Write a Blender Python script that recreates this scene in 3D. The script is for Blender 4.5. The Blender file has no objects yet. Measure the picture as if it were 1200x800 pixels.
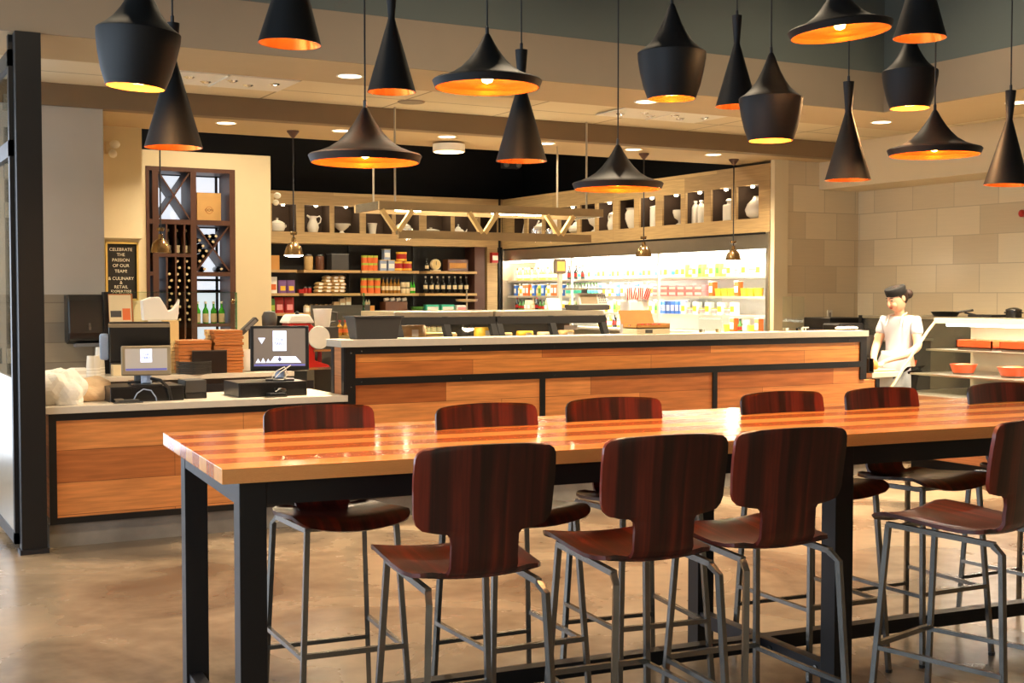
import bpy, bmesh, math, random
from math import sin, cos, pi, radians, atan, hypot
from mathutils import Vector, Matrix, Euler
random.seed(7)
SC = bpy.context.scene
COL = SC.collection

# ------------------------------------------------------------------ camera
FPX, HC, YAW, PITCH = 1490.0, 1.6, radians(61.3), atan(55/1490.0)
cd = bpy.data.cameras.new('camera'); cam = bpy.data.objects.new('camera', cd); COL.objects.link(cam)
cam.location = (0, 0, HC); cam.rotation_euler = (pi/2-PITCH, 0, YAW-pi/2)
cd.sensor_width = 36; cd.lens = FPX/1200*36; cd.clip_start = .05; cd.clip_end = 200
SC.camera = cam
# ------------------------------------------------------------------ colour, world, daylight
SC.view_settings.view_transform = 'Standard'; SC.view_settings.look = 'None'
SC.view_settings.gamma = 1; SC.view_settings.use_curve_mapping = False
SC.view_settings.exposure = 0.0
w = bpy.data.worlds.new('world'); SC.world = w; w.use_nodes = True
bg = w.node_tree.nodes['Background']; bg.inputs[0].default_value = (.72, .86, 1, 1); bg.inputs[1].default_value = 5.5
def area(name, loc, rot, sx, sy, power, color, shape='RECTANGLE', spread=pi):
    l = bpy.data.lights.new(name, 'AREA'); l.shape = shape; l.size = sx
    if shape in ('RECTANGLE', 'ELLIPSE'): l.size_y = sy
    l.energy = power; l.color = color; l.spread = spread
    o = bpy.data.objects.new(name, l); COL.objects.link(o); o.location = loc; o.rotation_euler = rot
    return o
def point(name, loc, power, color, r=.03, parent=None):
    l = bpy.data.lights.new(name, 'POINT'); l.energy = power; l.color = color; l.shadow_soft_size = r
    o = bpy.data.objects.new(name, l); COL.objects.link(o); o.location = loc
    if parent: o.parent = parent
    return o
WARM = (1, .79, .53); AMBER = (1, .54, .22); NEUT = (1, .93, .82); COOL = (.93, .97, 1)
# daylight through the storefront windows on the left (portal: guides the sky light only)
pt = area('window_portal', (-3.45, 2.6, 1.9), (0, -pi/2, 0), 2.8, 8.6, 1, (1, 1, 1)); pt.data.cycles.is_portal = True

# ------------------------------------------------------------------ pixel -> place
_F = Vector((cos(YAW)*cos(PITCH), sin(YAW)*cos(PITCH), -sin(PITCH)))
_R = Vector((sin(YAW), -cos(YAW), 0)); _U = _R.cross(_F)
def at(x, y, X=None, Y=None, Z=None):
    d = _F+_R*((x-600)/FPX)+_U*((400-y)/FPX); C = Vector((0, 0, HC))
    for a, v in ((0, X), (1, Y), (2, Z)):
        if v is not None: return C+d*((v-C[a])/d[a])
def depth(p): return (Vector(p)-Vector((0, 0, HC))).dot(_F)

# ------------------------------------------------------------------ materials
MATS = {}
def lin(c):
    return tuple((v/12.92 if v <= .04045 else ((v+.055)/1.055)**2.4) for v in (x/255 for x in c))+(1,)
def base(name, col, rough=.5, metal=0, spec=.5, coat=0):
    m = bpy.data.materials.new(name); m.use_nodes = True; b = m.node_tree.nodes['Principled BSDF']
    b.inputs['Base Color'].default_value = lin(col); b.inputs['Roughness'].default_value = rough
    b.inputs['Metallic'].default_value = metal; b.inputs['Specular IOR Level'].default_value = spec
    b.inputs['Coat Weight'].default_value = coat; b.inputs['Coat Roughness'].default_value = .08
    MATS[name] = m; return m, m.node_tree.nodes, m.node_tree.links, b
def texcoord(N, L, scale=(1, 1, 1), swap=None, src='Object'):
    tc = N.new('ShaderNodeTexCoord'); v = tc.outputs[src]
    if swap:
        s = N.new('ShaderNodeSeparateXYZ'); c = N.new('ShaderNodeCombineXYZ'); L.new(v, s.inputs[0])
        for i, ax in enumerate(swap):
            if ax in 'xyz': L.new(s.outputs['xyz'.index(ax)], c.inputs[i])
        v = c.outputs[0]
    mp = N.new('ShaderNodeMapping'); mp.inputs['Scale'].default_value = scale; L.new(v, mp.inputs['Vector'])
    return mp.outputs[0]
def flat(name, col, rough=.5, metal=0, spec=.5, coat=0, var=.12, scale=6, bump=0):
    m, N, L, b = base(name, col, rough, metal, spec, coat)
    v = texcoord(N, L); n = N.new('ShaderNodeTexNoise'); n.inputs['Scale'].default_value = scale
    n.inputs['Detail'].default_value = 4; L.new(v, n.inputs['Vector'])
    mx = N.new('ShaderNodeMix'); mx.data_type = 'RGBA'; L.new(n.outputs[0], mx.inputs[0])
    c = lin(col)
    mx.inputs[6].default_value = tuple(x*(1-var) for x in c[:3])+(1,)
    mx.inputs[7].default_value = tuple(min(1, x*(1+var)) for x in c[:3])+(1,)
    L.new(mx.outputs[2], b.inputs['Base Color'])
    if bump:
        bp = N.new('ShaderNodeBump'); bp.inputs['Strength'].default_value = bump; bp.inputs['Distance'].default_value = .01
        L.new(n.outputs[0], bp.inputs['Height']); L.new(bp.outputs[0], b.inputs['Normal'])
    return m
def emit(name, col, strength):
    m = bpy.data.materials.new(name); m.use_nodes = True; N = m.node_tree.nodes
    b = N['Principled BSDF']; b.inputs['Base Color'].default_value = lin(col)
    b.inputs['Emission Color'].default_value = lin(col); b.inputs['Emission Strength'].default_value = strength
    MATS[name] = m; return m
def glass(name, tint=(235, 245, 240), mixf=.12, rough=.02):
    # thin sheet of glass: mostly clear with a mirror-like surface sheen
    m = bpy.data.materials.new(name); m.use_nodes = True; N = m.node_tree.nodes; L = m.node_tree.links
    N.remove(N['Principled BSDF']); out = N['Material Output']
    t = N.new('ShaderNodeBsdfTransparent'); t.inputs[0].default_value = lin(tint)
    g = N.new('ShaderNodeBsdfGlossy'); g.inputs['Roughness'].default_value = rough
    fr = N.new('ShaderNodeLayerWeight'); pw = N.new('ShaderNodeMath'); pw.operation = 'POWER'; pw.inputs[1].default_value = 5
    L.new(fr.outputs['Facing'], pw.inputs[0])
    ad = N.new('ShaderNodeMath'); ad.operation = 'MULTIPLY_ADD'; ad.inputs[1].default_value = .8; ad.inputs[2].default_value = .018+mixf*.25
    L.new(pw.outputs[0], ad.inputs[0])
    mx = N.new('ShaderNodeMixShader'); L.new(ad.outputs[0], mx.inputs[0]); L.new(t.outputs[0], mx.inputs[1]); L.new(g.outputs[0], mx.inputs[2])
    L.new(mx.outputs[0], out.inputs[0]); MATS[name] = m; return m
def planks(name, c1, c2, mortar, bw, rh, swap='xz0', off=.5, ms=.002, rough=.45, grain=.25, freq=2, bias=0, gs=(3, 60, 60), coat=0, third=None):
    m, N, L, b = base(name, c1, rough, coat=coat)
    v = texcoord(N, L, swap=swap)
    br = N.new('ShaderNodeTexBrick'); br.offset = off; br.offset_frequency = freq
    br.inputs['Color1'].default_value = lin(c1); br.inputs['Color2'].default_value = lin(c2); br.inputs['Mortar'].default_value = lin(mortar)
    br.inputs['Scale'].default_value = 1; br.inputs['Mortar Size'].default_value = ms; br.inputs['Brick Width'].default_value = bw
    br.inputs['Row Height'].default_value = rh; br.inputs['Bias'].default_value = bias; br.inputs['Mortar Smooth'].default_value = .1
    L.new(v, br.inputs['Vector'])
    mp = N.new('ShaderNodeMapping'); mp.inputs['Scale'].default_value = gs; L.new(v, mp.inputs['Vector'])
    n = N.new('ShaderNodeTexNoise'); n.inputs['Scale'].default_value = 1; n.inputs['Detail'].default_value = 5; L.new(mp.outputs[0], n.inputs['Vector'])
    mr = N.new('ShaderNodeMapRange'); mr.inputs[1].default_value = .3; mr.inputs[2].default_value = .7
    mr.inputs[3].default_value = 1-grain; mr.inputs[4].default_value = 1+grain*.6; L.new(n.outputs[0], mr.inputs[0])
    vm = N.new('ShaderNodeVectorMath'); vm.operation = 'SCALE'; L.new(br.outputs[0], vm.inputs[0]); L.new(mr.outputs[0], vm.inputs['Scale'])
    L.new(vm.outputs[0], b.inputs['Base Color'])
    return m
def rosewood(name):
    m, N, L, b = base(name, (80, 25, 15), .32, coat=.2)
    v = texcoord(N, L, (26, 2.2, 1.1)); n = N.new('ShaderNodeTexNoise'); n.inputs['Scale'].default_value = 1
    n.inputs['Detail'].default_value = 5; n.inputs['Distortion'].default_value = .6; L.new(v, n.inputs['Vector'])
    r = N.new('ShaderNodeValToRGB'); L.new(n.outputs[0], r.inputs[0]); e = r.color_ramp.elements
    e[0].position = .33; e[0].color = lin((30, 13, 11)); e[1].position = .75; e[1].color = lin((122, 42, 26))
    x = e.new(.52); x.color = lin((66, 22, 17)); L.new(r.outputs[0], b.inputs['Base Color']); return m
def tabletop_mat(name):
    m, N, L, b = base(name, (200, 130, 70), .22, coat=.3)
    tc = N.new('ShaderNodeTexCoord'); s = N.new('ShaderNodeSeparateXYZ'); L.new(tc.outputs['Object'], s.inputs[0])
    d = N.new('ShaderNodeMath'); d.operation = 'DIVIDE'; d.inputs[1].default_value = .1244; L.new(s.outputs[1], d.inputs[0])
    f = N.new('ShaderNodeMath'); f.operation = 'FLOOR'; L.new(d.outputs[0], f.inputs[0])
    md = N.new('ShaderNodeMath'); md.operation = 'PINGPONG'; md.inputs[1].default_value = 1; L.new(f.outputs[0], md.inputs[0])
    mx = N.new('ShaderNodeMix'); mx.data_type = 'RGBA'; mx.inputs[6].default_value = lin((236, 166, 94)); mx.inputs[7].default_value = lin((192, 100, 46)); L.new(md.outputs[0], mx.inputs[0])
    mp = N.new('ShaderNodeMapping'); mp.inputs['Scale'].default_value = (1.2, 50, 20); L.new(tc.outputs['Object'], mp.inputs['Vector'])
    n = N.new('ShaderNodeTexNoise'); n.inputs['Scale'].default_value = 1; n.inputs['Detail'].default_value = 6; L.new(mp.outputs[0], n.inputs['Vector'])
    mr = N.new('ShaderNodeMapRange'); mr.inputs[1].default_value = .3; mr.inputs[2].default_value = .7; mr.inputs[3].default_value = .9; mr.inputs[4].default_value = 1.06; L.new(n.outputs[0], mr.inputs[0])
    # shorter boards end to end in each strip
    wn = N.new('ShaderNodeTexWhiteNoise'); wn.noise_dimensions = '2D'
    fx = N.new('ShaderNodeMath'); fx.operation = 'MULTIPLY_ADD'; fx.inputs[1].default_value = .9; L.new(s.outputs[0], fx.inputs[0]); L.new(f.outputs[0], fx.inputs[2])
    ff = N.new('ShaderNodeMath'); ff.operation = 'FLOOR'; L.new(fx.outputs[0], ff.inputs[0])
    cb = N.new('ShaderNodeCombineXYZ'); L.new(ff.outputs[0], cb.inputs[0]); L.new(f.outputs[0], cb.inputs[1]); L.new(cb.outputs[0], wn.inputs['Vector'])
    m2 = N.new('ShaderNodeMapRange'); m2.inputs[3].default_value = .95; m2.inputs[4].default_value = 1.04; L.new(wn.outputs[0], m2.inputs[0])
    mm = N.new('ShaderNodeMath'); mm.operation = 'MULTIPLY'; L.new(mr.outputs[0], mm.inputs[0]); L.new(m2.outputs[0], mm.inputs[1])
    vm = N.new('ShaderNodeVectorMath'); vm.operation = 'SCALE'; L.new(mx.outputs[2], vm.inputs[0]); L.new(mm.outputs[0], vm.inputs['Scale'])
    L.new(vm.outputs[0], b.inputs['Base Color']); return m
def concrete(name, a=(96, 84, 70), c=(168, 148, 122), rough=.22, patch=None):
    m, N, L, b = base(name, a, rough)
    v = texcoord(N, L)
    n = N.new('ShaderNodeTexNoise'); n.inputs['Scale'].default_value = .9; n.inputs['Detail'].default_value = 8; n.inputs['Distortion'].default_value = .8; L.new(v, n.inputs['Vector'])
    r = N.new('ShaderNodeValToRGB'); L.new(n.outputs[0], r.inputs[0]); e = r.color_ramp.elements
    e[0].position = .34; e[0].color = lin(a); e[1].position = .66; e[1].color = lin(c)
    n2 = N.new('ShaderNodeTexNoise'); n2.inputs['Scale'].default_value = 9; n2.inputs['Detail'].default_value = 8; L.new(v, n2.inputs['Vector'])
    mr = N.new('ShaderNodeMapRange'); mr.inputs[1].default_value = .3; mr.inputs[2].default_value = .7; mr.inputs[3].default_value = .86; mr.inputs[4].default_value = 1.1; L.new(n2.outputs[0], mr.inputs[0])
    vm = N.new('ShaderNodeVectorMath'); vm.operation = 'SCALE'; L.new(r.outputs[0], vm.inputs[0]); L.new(mr.outputs[0], vm.inputs['Scale'])
    L.new(vm.outputs[0], b.inputs['Base Color'])
    m3 = N.new('ShaderNodeMapRange'); m3.inputs[3].default_value = rough*.7; m3.inputs[4].default_value = rough*1.7; L.new(n.outputs[0], m3.inputs[0]); L.new(m3.outputs[0], b.inputs['Roughness'])
    return m

concrete('floor'); concrete('concrete_kerb', (112, 106, 98), (150, 144, 134), .5)
flat('taupe', (134, 120, 101), .7, var=.04); flat('green_grey', (82, 90, 87), .75, var=.06, scale=1)
flat('cream_paint', (220, 206, 172), .7, var=.03); flat('beige_paint', (214, 198, 166), .7, var=.03)
flat('grey_paint', (176, 170, 160), .65, var=.04); flat('black_paint', (14, 14, 15), .8); flat('white_paint', (228, 224, 212), .6, var=.03)
flat('soffit', (182, 160, 124), .75, var=.03); flat('beam', (122, 102, 76), .75, var=.04)
planks('ceiling_tile', (216, 202, 170), (208, 194, 162), (150, 138, 112), 1.2, .6, 'xy0', 0, .012, .8, .03)
planks('tile_x', (222, 208, 178), (192, 174, 142), (188, 174, 146), .50, .324, 'xz0', .4, .005, .3, .03, bias=-.25)
planks('tile_y', (222, 208, 178), (192, 174, 142), (188, 174, 146), .62, .324, 'yz0', .4, .005, .3, .03, bias=-.25)
planks('band_tile', (150, 138, 118), (118, 110, 98), (110, 100, 86), 1.4, .17, 'xz0', .5, .004, .35, .03)
flat('black_steel', (22, 22, 24), .42, metal=.3, var=.2); flat('dark_steel', (46, 46, 50), .45, metal=.6, var=.2)
flat('grey_steel', (128, 127, 123), .24, metal=.85, var=.25, scale=14)
flat('stainless', (196, 188, 172), .28, metal=.9, var=.08); flat('chrome', (220, 220, 220), .12, metal=1, var=.02)
flat('brass', (128, 104, 70), .25, metal=.9)
flat('stone_slab', (202, 192, 176), .35, var=.06, scale=30); 
planks('counter_wood', (218, 142, 78), (156, 82, 36), (90, 48, 22), 1.25, .205, 'xz0', .37, .0015, .4, .28, gs=(3, 40, 40))
planks('counter_wood_warm', (222, 146, 74), (176, 96, 44), (90, 48, 22), 1.6, .16, 'xz0', .37, .0015, .4, .28, gs=(3, 40, 40))
planks('counter_wood_y', (214, 150, 100), (180, 110, 64), (90, 50, 30), 1.25, .205, 'yz0', .37, .0015, .4, .25)
planks('barn_x', (170, 140, 96), (196, 166, 116), (130, 104, 70), 1.7, .26, 'xz0', .4, .001, .6, .2)
planks('barn_y', (170, 142, 100), (206, 176, 122), (130, 104, 70), 1.7, .26, 'yz0', .4, .001, .6, .2)
flat('shelf_wood', (190, 156, 104), .5, var=.15, scale=9); flat('crate_wood', (212, 168, 104), .6, var=.15, scale=5)
flat('board_wood', (176, 104, 46), .5, var=.25, scale=7); flat('pale_wood', (226, 198, 136), .5, var=.1)
flat('wine_wood', (84, 54, 43), .45, var=.2); flat('rack_back', (120, 112, 104), .7)
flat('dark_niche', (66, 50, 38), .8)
rosewood('rosewood'); tabletop_mat('tabletop')
flat('shade_black', (13, 13, 15), .55, var=.15, spec=.35); flat('rack_wood', (158, 136, 98), .55, var=.12); flat('cord_black', (26, 26, 26), .6)
flat('copper', (238, 138, 56), .26, metal=.8, var=.08, scale=20)
emit('bulb', (255, 190, 100), 60); emit('bulb_white', (255, 236, 200), 30); emit('downlight', (255, 226, 176), 7)
emit('cool_strip', (255, 250, 240), 12); emit('window_sky', (236, 244, 255), .95); emit('storefront_sky', (220, 234, 255), 3.2); emit('puck', (255, 238, 200), 22)
emit('screen_logo', (216, 224, 250), 1.0); emit('screen_blue', (86, 86, 150), .8); emit('screen_glow', (98, 88, 80), .55); emit('screen_grey', (158, 150, 140), .55); emit('screen_scale', (222, 180, 90), .8)
flat('logo_ink', (90, 94, 120), .6); flat('ceramic', (236, 232, 220), .22, var=.03); flat('paper', (240, 236, 226), .8, var=.04)
flat('cream_plastic', (214, 208, 196), .4); flat('grey_plastic', (120, 120, 120), .4); flat('black_plastic', (18, 18, 20), .3, spec=.6)
flat('blue_grey_plastic', (150, 168, 200), .35); flat('taupe_plastic', (150, 134, 106), .4); flat('charcoal_plastic', (66, 64, 62), .45)
flat('cardboard', (200, 142, 72), .75, var=.1); flat('terracotta', (214, 84, 40), .35, var=.1); flat('clay_base', (110, 84, 74), .5)
flat('red', (170, 30, 22), .35); flat('orange', (226, 110, 50), .5); flat('yellow', (236, 190, 60), .45); flat('green', (70, 130, 50), .45)
flat('lime', (170, 190, 70), .5); flat('teal', (70, 190, 160), .5); flat('blue', (60, 110, 190), .45); flat('purple', (120, 80, 140), .5); flat('pink', (232, 150, 150), .5)
flat('bottle_dark', (16, 18, 14), .15, spec=.7); flat('bottle_green', (60, 170, 40), .12, spec=.8); flat('bottle_amber', (150, 104, 40), .15)
flat('bottle_clear', (206, 216, 190), .15); flat('label_cream', (224, 206, 166), .6); flat('jar_tan', (196, 164, 110), .3); flat('jar_brown', (100, 62, 42), .25)
flat('chalkboard', (20, 18, 17), .7); flat('chalk', (230, 224, 206), .8); flat('gold_frame', (214, 184, 104), .4, metal=.3)
flat('skin', (236, 184, 152), .55, var=.03); flat('hair', (44, 26, 20), .6, var=.3, scale=60); flat('cloth_white', (206, 208, 218), .85, var=.05); flat('cloth_peach', (240, 226, 214), .85, var=.05)
flat('cloth_black', (16, 16, 18), .9); flat('eye_dark', (30, 20, 18), .3); flat('lips', (190, 90, 84), .5); flat('bag_tan', (216, 186, 150), .8)
flat('cable_grey', (150, 150, 156), .5)
glass('clear_glass', (246, 250, 247), 0); glass('green_glass', (150, 215, 190), .6); glass('cup_plastic', (232, 236, 244), 1.2, .2)

# ------------------------------------------------------------------ mesh building
class M:
    def __init__(s): s.b = bmesh.new()
    def box(s, x0, x1, y0, y1, z0, z1, mat=None):
        v = [s.b.verts.new(p) for p in ((x0,y0,z0),(x1,y0,z0),(x1,y1,z0),(x0,y1,z0),(x0,y0,z1),(x1,y0,z1),(x1,y1,z1),(x0,y1,z1))]
        if mat is not None:
            for q in v: q.co = mat @ q.co
        for f in ((0,3,2,1),(4,5,6,7),(0,1,5,4),(1,2,6,5),(2,3,7,6),(3,0,4,7)): s.b.faces.new([v[i] for i in f])
        return s
    def cb(s, c, d, rot=(0, 0, 0)):
        m = Matrix.Translation(c) @ Euler(rot).to_matrix().to_4x4()
        return s.box(-d[0]/2, d[0]/2, -d[1]/2, d[1]/2, -d[2]/2, d[2]/2, m)
    def lathe(s, prof, c=(0, 0, 0), seg=24, mat=None, cap=True):
        rings = []
        for r, z in prof:
            rg = []
            for i in range(seg):
                p = Vector((r*cos(2*pi*i/seg), r*sin(2*pi*i/seg), z))
                if mat is not None: p = mat @ p
                rg.append(s.b.verts.new(p+Vector(c)))
            rings.append(rg)
        for a, b2 in zip(rings, rings[1:]):
            for i in range(seg):
                j = (i+1) % seg; s.b.faces.new((a[i], a[j], b2[j], b2[i]))
        if cap:
            if prof[0][0] > 1e-4: s.b.faces.new(rings[0][::-1])
            if prof[-1][0] > 1e-4: s.b.faces.new(rings[-1])
        return s
    def tube(s, pts, r, seg=8, r2=None, square=False):
        pts = [Vector(p) for p in pts]; n = len(pts); rings = []
        if square: seg = 4
        up0 = None
        for i, p in enumerate(pts):
            t = (pts[min(i+1, n-1)]-pts[max(i-1, 0)]).normalized()
            if up0 is None:
                up0 = Vector((0, 0, 1)) if abs(t.z) < .9 else Vector((0, 1, 0))
            a = t.cross(up0).normalized(); b = a.cross(t).normalized(); up0 = b
            rr = r if r2 is None else r+(r2-r)*i/max(1, n-1)
            if square:
                # widen at mitres
                rg = [s.b.verts.new(p+(a*x+b*y)*rr) for x, y in ((1,1),(-1,1),(-1,-1),(1,-1))]
            else:
                rg = [s.b.verts.new(p+(a*cos(2*pi*k/seg)+b*sin(2*pi*k/seg))*rr) for k in range(seg)]
            rings.append(rg)
        for A, B in zip(rings, rings[1:]):
            for k in range(seg): s.b.faces.new((A[k], A[(k+1) % seg], B[(k+1) % seg], B[k]))
        s.b.faces.new(rings[0][::-1]); s.b.faces.new(rings[-1]); return s
    def prism(s, pts, h, mat):
        # outline in local xy, thickness h along local z, placed by mat
        a = [s.b.verts.new(mat @ Vector((x, y, 0))) for x, y in pts]; b = [s.b.verts.new(mat @ Vector((x, y, h))) for x, y in pts]
        s.b.faces.new(a[::-1]); s.b.faces.new(b); n = len(pts)
        for i in range(n): s.b.faces.new((a[i], a[(i+1) % n], b[(i+1) % n], b[i]))
        return s
    def ball(s, c, r, seg=12, sc=(1, 1, 1)):
        mt = Matrix.Translation(c) @ Matrix.Diagonal((sc[0]*r, sc[1]*r, sc[2]*r, 1))
        bmesh.ops.create_uvsphere(s.b, u_segments=seg, v_segments=max(6, seg//2+2), radius=1, matrix=mt); return s
    def build(s, name, mat, parent=None, smooth=False, bevel=0, loc=None, kind=None):
        bmesh.ops.recalc_face_normals(s.b, faces=s.b.faces)
        me = bpy.data.meshes.new(name); s.b.to_mesh(me); s.b.free()
        if smooth:
            for p in me.polygons: p.use_smooth = True
            try: me.set_sharp_from_angle(angle=radians(40))
            except Exception: pass
        me.materials.append(MATS[mat]); o = bpy.data.objects.new(name, me); COL.objects.link(o)
        if parent: o.parent = parent
        if loc is not None: o.location = loc
        if bevel:
            md = o.modifiers.new('bevel', 'BEVEL'); md.width = bevel; md.segments = 2; md.limit_method = 'ANGLE'
        if kind: o['kind'] = kind
        return o
def thing(name, label, cat, loc=(0, 0, 0), rz=0, group=None, rot=None):
    o = bpy.data.objects.new(name, None); COL.objects.link(o); o.location = loc
    o.rotation_euler = rot if rot else (0, 0, rz); o['label'] = label; o['category'] = cat
    o.empty_display_size = .05
    if group: o['group'] = group
    return o
def tag(o, label, cat, group=None):
    o['label'] = label; o['category'] = cat
    if group: o['group'] = group
    return o
def struct(name, m, mat, **k): return m.build(name, mat, kind='structure', **k)
def copy_tree(o, label=None, loc=None, rz=None, group=None):
    r = o.copy(); COL.objects.link(r)
    if label: r['label'] = label
    if loc is not None: r.location = loc
    if rz is not None: r.rotation_euler = (0, 0, rz)
    if group: r['group'] = group
    for c in list(o.children):
        d = c.copy(); COL.objects.link(d); d.parent = r
        for g in list(c.children):
            e = g.copy(); COL.objects.link(e); e.parent = d
    return r
ORD = ['first','second','third','fourth','fifth','sixth','seventh','eighth','ninth','tenth','eleventh','twelfth','thirteenth','fourteenth','fifteenth','sixteenth','seventeenth','eighteenth','nineteenth']
TENS = {2: ('twentieth','twenty'), 3: ('thirtieth','thirty'), 4: ('fortieth','forty'), 5: ('fiftieth','fifty'), 6: ('sixtieth', 'sixty')}
def ordw(i):
    i += 1
    if i < 20: return ORD[i-1]
    t, u = divmod(i, 10); return TENS[t][0] if u == 0 else TENS[t][1]+'-'+ORD[u-1]
def text_mesh(name, body, size, mat, parent, matrix, extrude=.0005, align='CENTER'):
    cu = bpy.data.curves.new(name, 'FONT'); cu.body = body; cu.size = size; cu.extrude = extrude; cu.align_x = align; cu.align_y = 'CENTER'
    tmp = bpy.data.objects.new(name, cu); COL.objects.link(tmp)
    dg = bpy.context.evaluated_depsgraph_get(); me = bpy.data.meshes.new_from_object(tmp.evaluated_get(dg))
    bpy.data.objects.remove(tmp); me.materials.clear(); me.materials.append(MATS[mat])
    me.transform(matrix); o = bpy.data.objects.new(name, me); COL.objects.link(o); o.parent = parent; return o

# ================================================================== SETTING
ZS, ZT, ZU = 3.2, 3.39, 4.8      # soffit underside, lay-in tile ceiling, dining ceiling
YF = 8.31                        # soffit face towards the dining room
struct('floor', M().box(-3.6, 12.2, -3.2, 19.6, -.12, 0), 'floor')
struct('ceiling', M().box(-3.6, 8.28, -3.2, YF, ZU, ZU+.15), 'green_grey')
# bulkhead ring: taupe face below, green-grey wall above
struct('trim_1', M().box(-3.6, 8.28, YF-.02, YF-.001, ZS, 3.54).box(8.26, 8.279, -3.2, YF-.02, ZS, 3.54), 'taupe')
struct('wall_upper', M().box(-3.6, 8.28, YF-.02, YF+.12, 3.541, ZU+.15).box(8.26, 8.4, -3.2, YF-.02, 3.541, ZU+.15), 'green_grey')
yb0 = at(44, 122, Z=ZS).y            # front of the second beam
ytile = at(43, 68, Z=ZS).y
yblack = at(300, 159, Z=ZS).y
xt = 8.28+(ytile-YF)
# soffit undersides (thin plaster boxes), tile ceiling above, beam
struct('ceiling_soffit', M().box(-3.6, 8.28+1.15, YF+.0, ytile, ZS, ZS+.3).box(8.28, 8.28+1.15, -3.2, YF, ZS, ZS+.3), 'soffit')
struct('ceiling_tile', M().box(-3.6, 11.6, ytile, yb0+.3, ZT, ZT+.1).box(9.43, 11.6, -3.2, ytile, ZT, ZT+.1), 'ceiling_tile')
struct('ceiling_beam', M().box(-3.6, 11.6, yb0, yb0+.15, ZS, ZT-.001), 'beam')
struct('ceiling_rear', M().box(-3.6, 11.6, yb0+.151, yblack, ZS, ZS+.1), 'soffit')
struct('ceiling_black', M().box(-3.6, 11.6, yblack-.06, 19.6, 4.2, 4.3).box(-3.6, 11.6, yblack-.06, yblack, ZS+.1, 4.2), 'black_paint')
# outer walls
struct('wall_back', M().box(-3.6, 12.2, -3.3, -3.15, 0, ZU), 'beige_paint')
wl = M()
wl.box(-3.6, -3.5, -3.2, 19.6, 0, .5).box(-3.6, -3.5, -3.2, 19.6, 3.3, ZU).box(-3.6, -3.5, -3.2, -1.8, .5, 3.3).box(-3.6, -3.5, 7.0, 8.6, .5, 3.3).box(-3.6, -3.5, 11.2, 19.6, .5, 3.3)
struct('wall_left', wl, 'grey_paint')
wf = M()
for y in (-1.8, .4, 2.6, 4.8, 6.94): wf.box(-3.58, -3.48, y, y+.06, .5, 3.3)
wf.box(-3.58, -3.48, -1.8, 7.0, .5, .56).box(-3.58, -3.48, -1.8, 7.0, 2.5, 2.56).box(-3.58, -3.48, -1.8, 7.0, 3.24, 3.3)
struct('window_1', wf, 'black_steel')
XR, YW = 11.354, 11.80
struct('wall_right', M().box(XR, XR+.15, -3.2, YW+.1, 0, ZT+.1), 'tile_y')
struct('wall_far_right', M().box(10.21, XR, YW, YW+.05, 0, ZT), 'tile_x')
struct('trim_2', M().box(10.715, XR, -3.2, YW, 2.87, ZT), 'beige_paint')          # bulkhead over the tiled wall
struct('wall_pillar', M().box(10.0, 10.21, 11.78, 11.85, 0, ZS), 'cream_paint')
# far black walls above the shop fittings
struct('wall_far', M().box(-3.6, 11.0, 19.2, 19.35, 0, 4.2).box(10.7, 10.85, 12.2, 19.2, 0, 4.2), 'black_paint')
# left grey wall under the beam, cream pier, wine wall
xg = at(123, 345, Y=11.4).x
struct('wall_grey', M().box(.75, xg, 11.4, 11.55, 0, ZS).box(-3.5, .75, 11.4, 11.55, 3.0, ZS).box(-3.5, -3.3, 11.4, 11.55, 0, 3.0).box(-3.3, .75, 11.4, 11.55, 0, .15), 'grey_paint')
w3 = M()
for x in (-3.3, -1.95, -.6, .69): w3.box(x, x+.06, 11.42, 11.5, .15, 3.0)
w3.box(-3.3, .75, 11.42, 11.5, .15, .22).box(-3.3, .75, 11.42, 11.5, 2.3, 2.37).box(-3.3, .75, 11.42, 11.5, 2.94, 3.0)
struct('window_3', w3, 'black_steel'); struct('window_4', M().box(-3.3, .75, 11.51, 11.53, .15, 3.0), 'storefront_sky')
struct('trim_3', M().box(1.0, xg, 11.385, 11.4, .93, 1.6), 'band_tile')
xp0, xp1 = at(123, 345, Y=12.5).x, at(168, 345, Y=12.5).x
struct('wall_pier', M().box(xg, xp1, 12.5, 12.65, 2.14, ZS).box(xg, xp1, 12.56, 12.65, 0, 2.14).box(xp1-.05, xp1, 12.65, 15.5, 0, ZS+.14), 'cream_paint')
struct('wall_passage', M().box(xg-.15, xg, 11.55, 12.5, 0, ZS), 'cream_paint')
YWN = 15.5
wx = lambda x: at(x, 345, Y=YWN).x
zwn = at(318, 183, Y=YWN).z
zr = at(230, 197, Y=YWN).z
ww = M().box(xp1, wx(172), YWN, YWN+.5, 0, zwn).box(wx(275), wx(318), YWN, YWN+.5, 0, zwn).box(wx(172), wx(275), YWN, YWN+.5, zr, zwn).box(wx(172), wx(275), YWN, YWN+.5, 0, .9)
struct('wall_wine', ww, 'cream_paint')
struct('window_2', M().box(wx(172), wx(275), YWN+.52, YWN+.54, .9, zr), 'window_sky')
wf2 = M(); wf2.box(wx(184), wx(275), YWN+.49, YWN+.515, 1.62, 1.66)
for px in (184, 226, 231, 266): wf2.box(wx(px), wx(px)+.03, YWN+.49, YWN+.515, .9, zr)
for py in (200, 262, 326): z_ = at(230, py, Y=YWN).z; wf2.box(wx(184), wx(275), YWN+.49, YWN+.515, z_-.03, z_)
struct('trim_4', wf2, 'black_steel')
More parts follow.
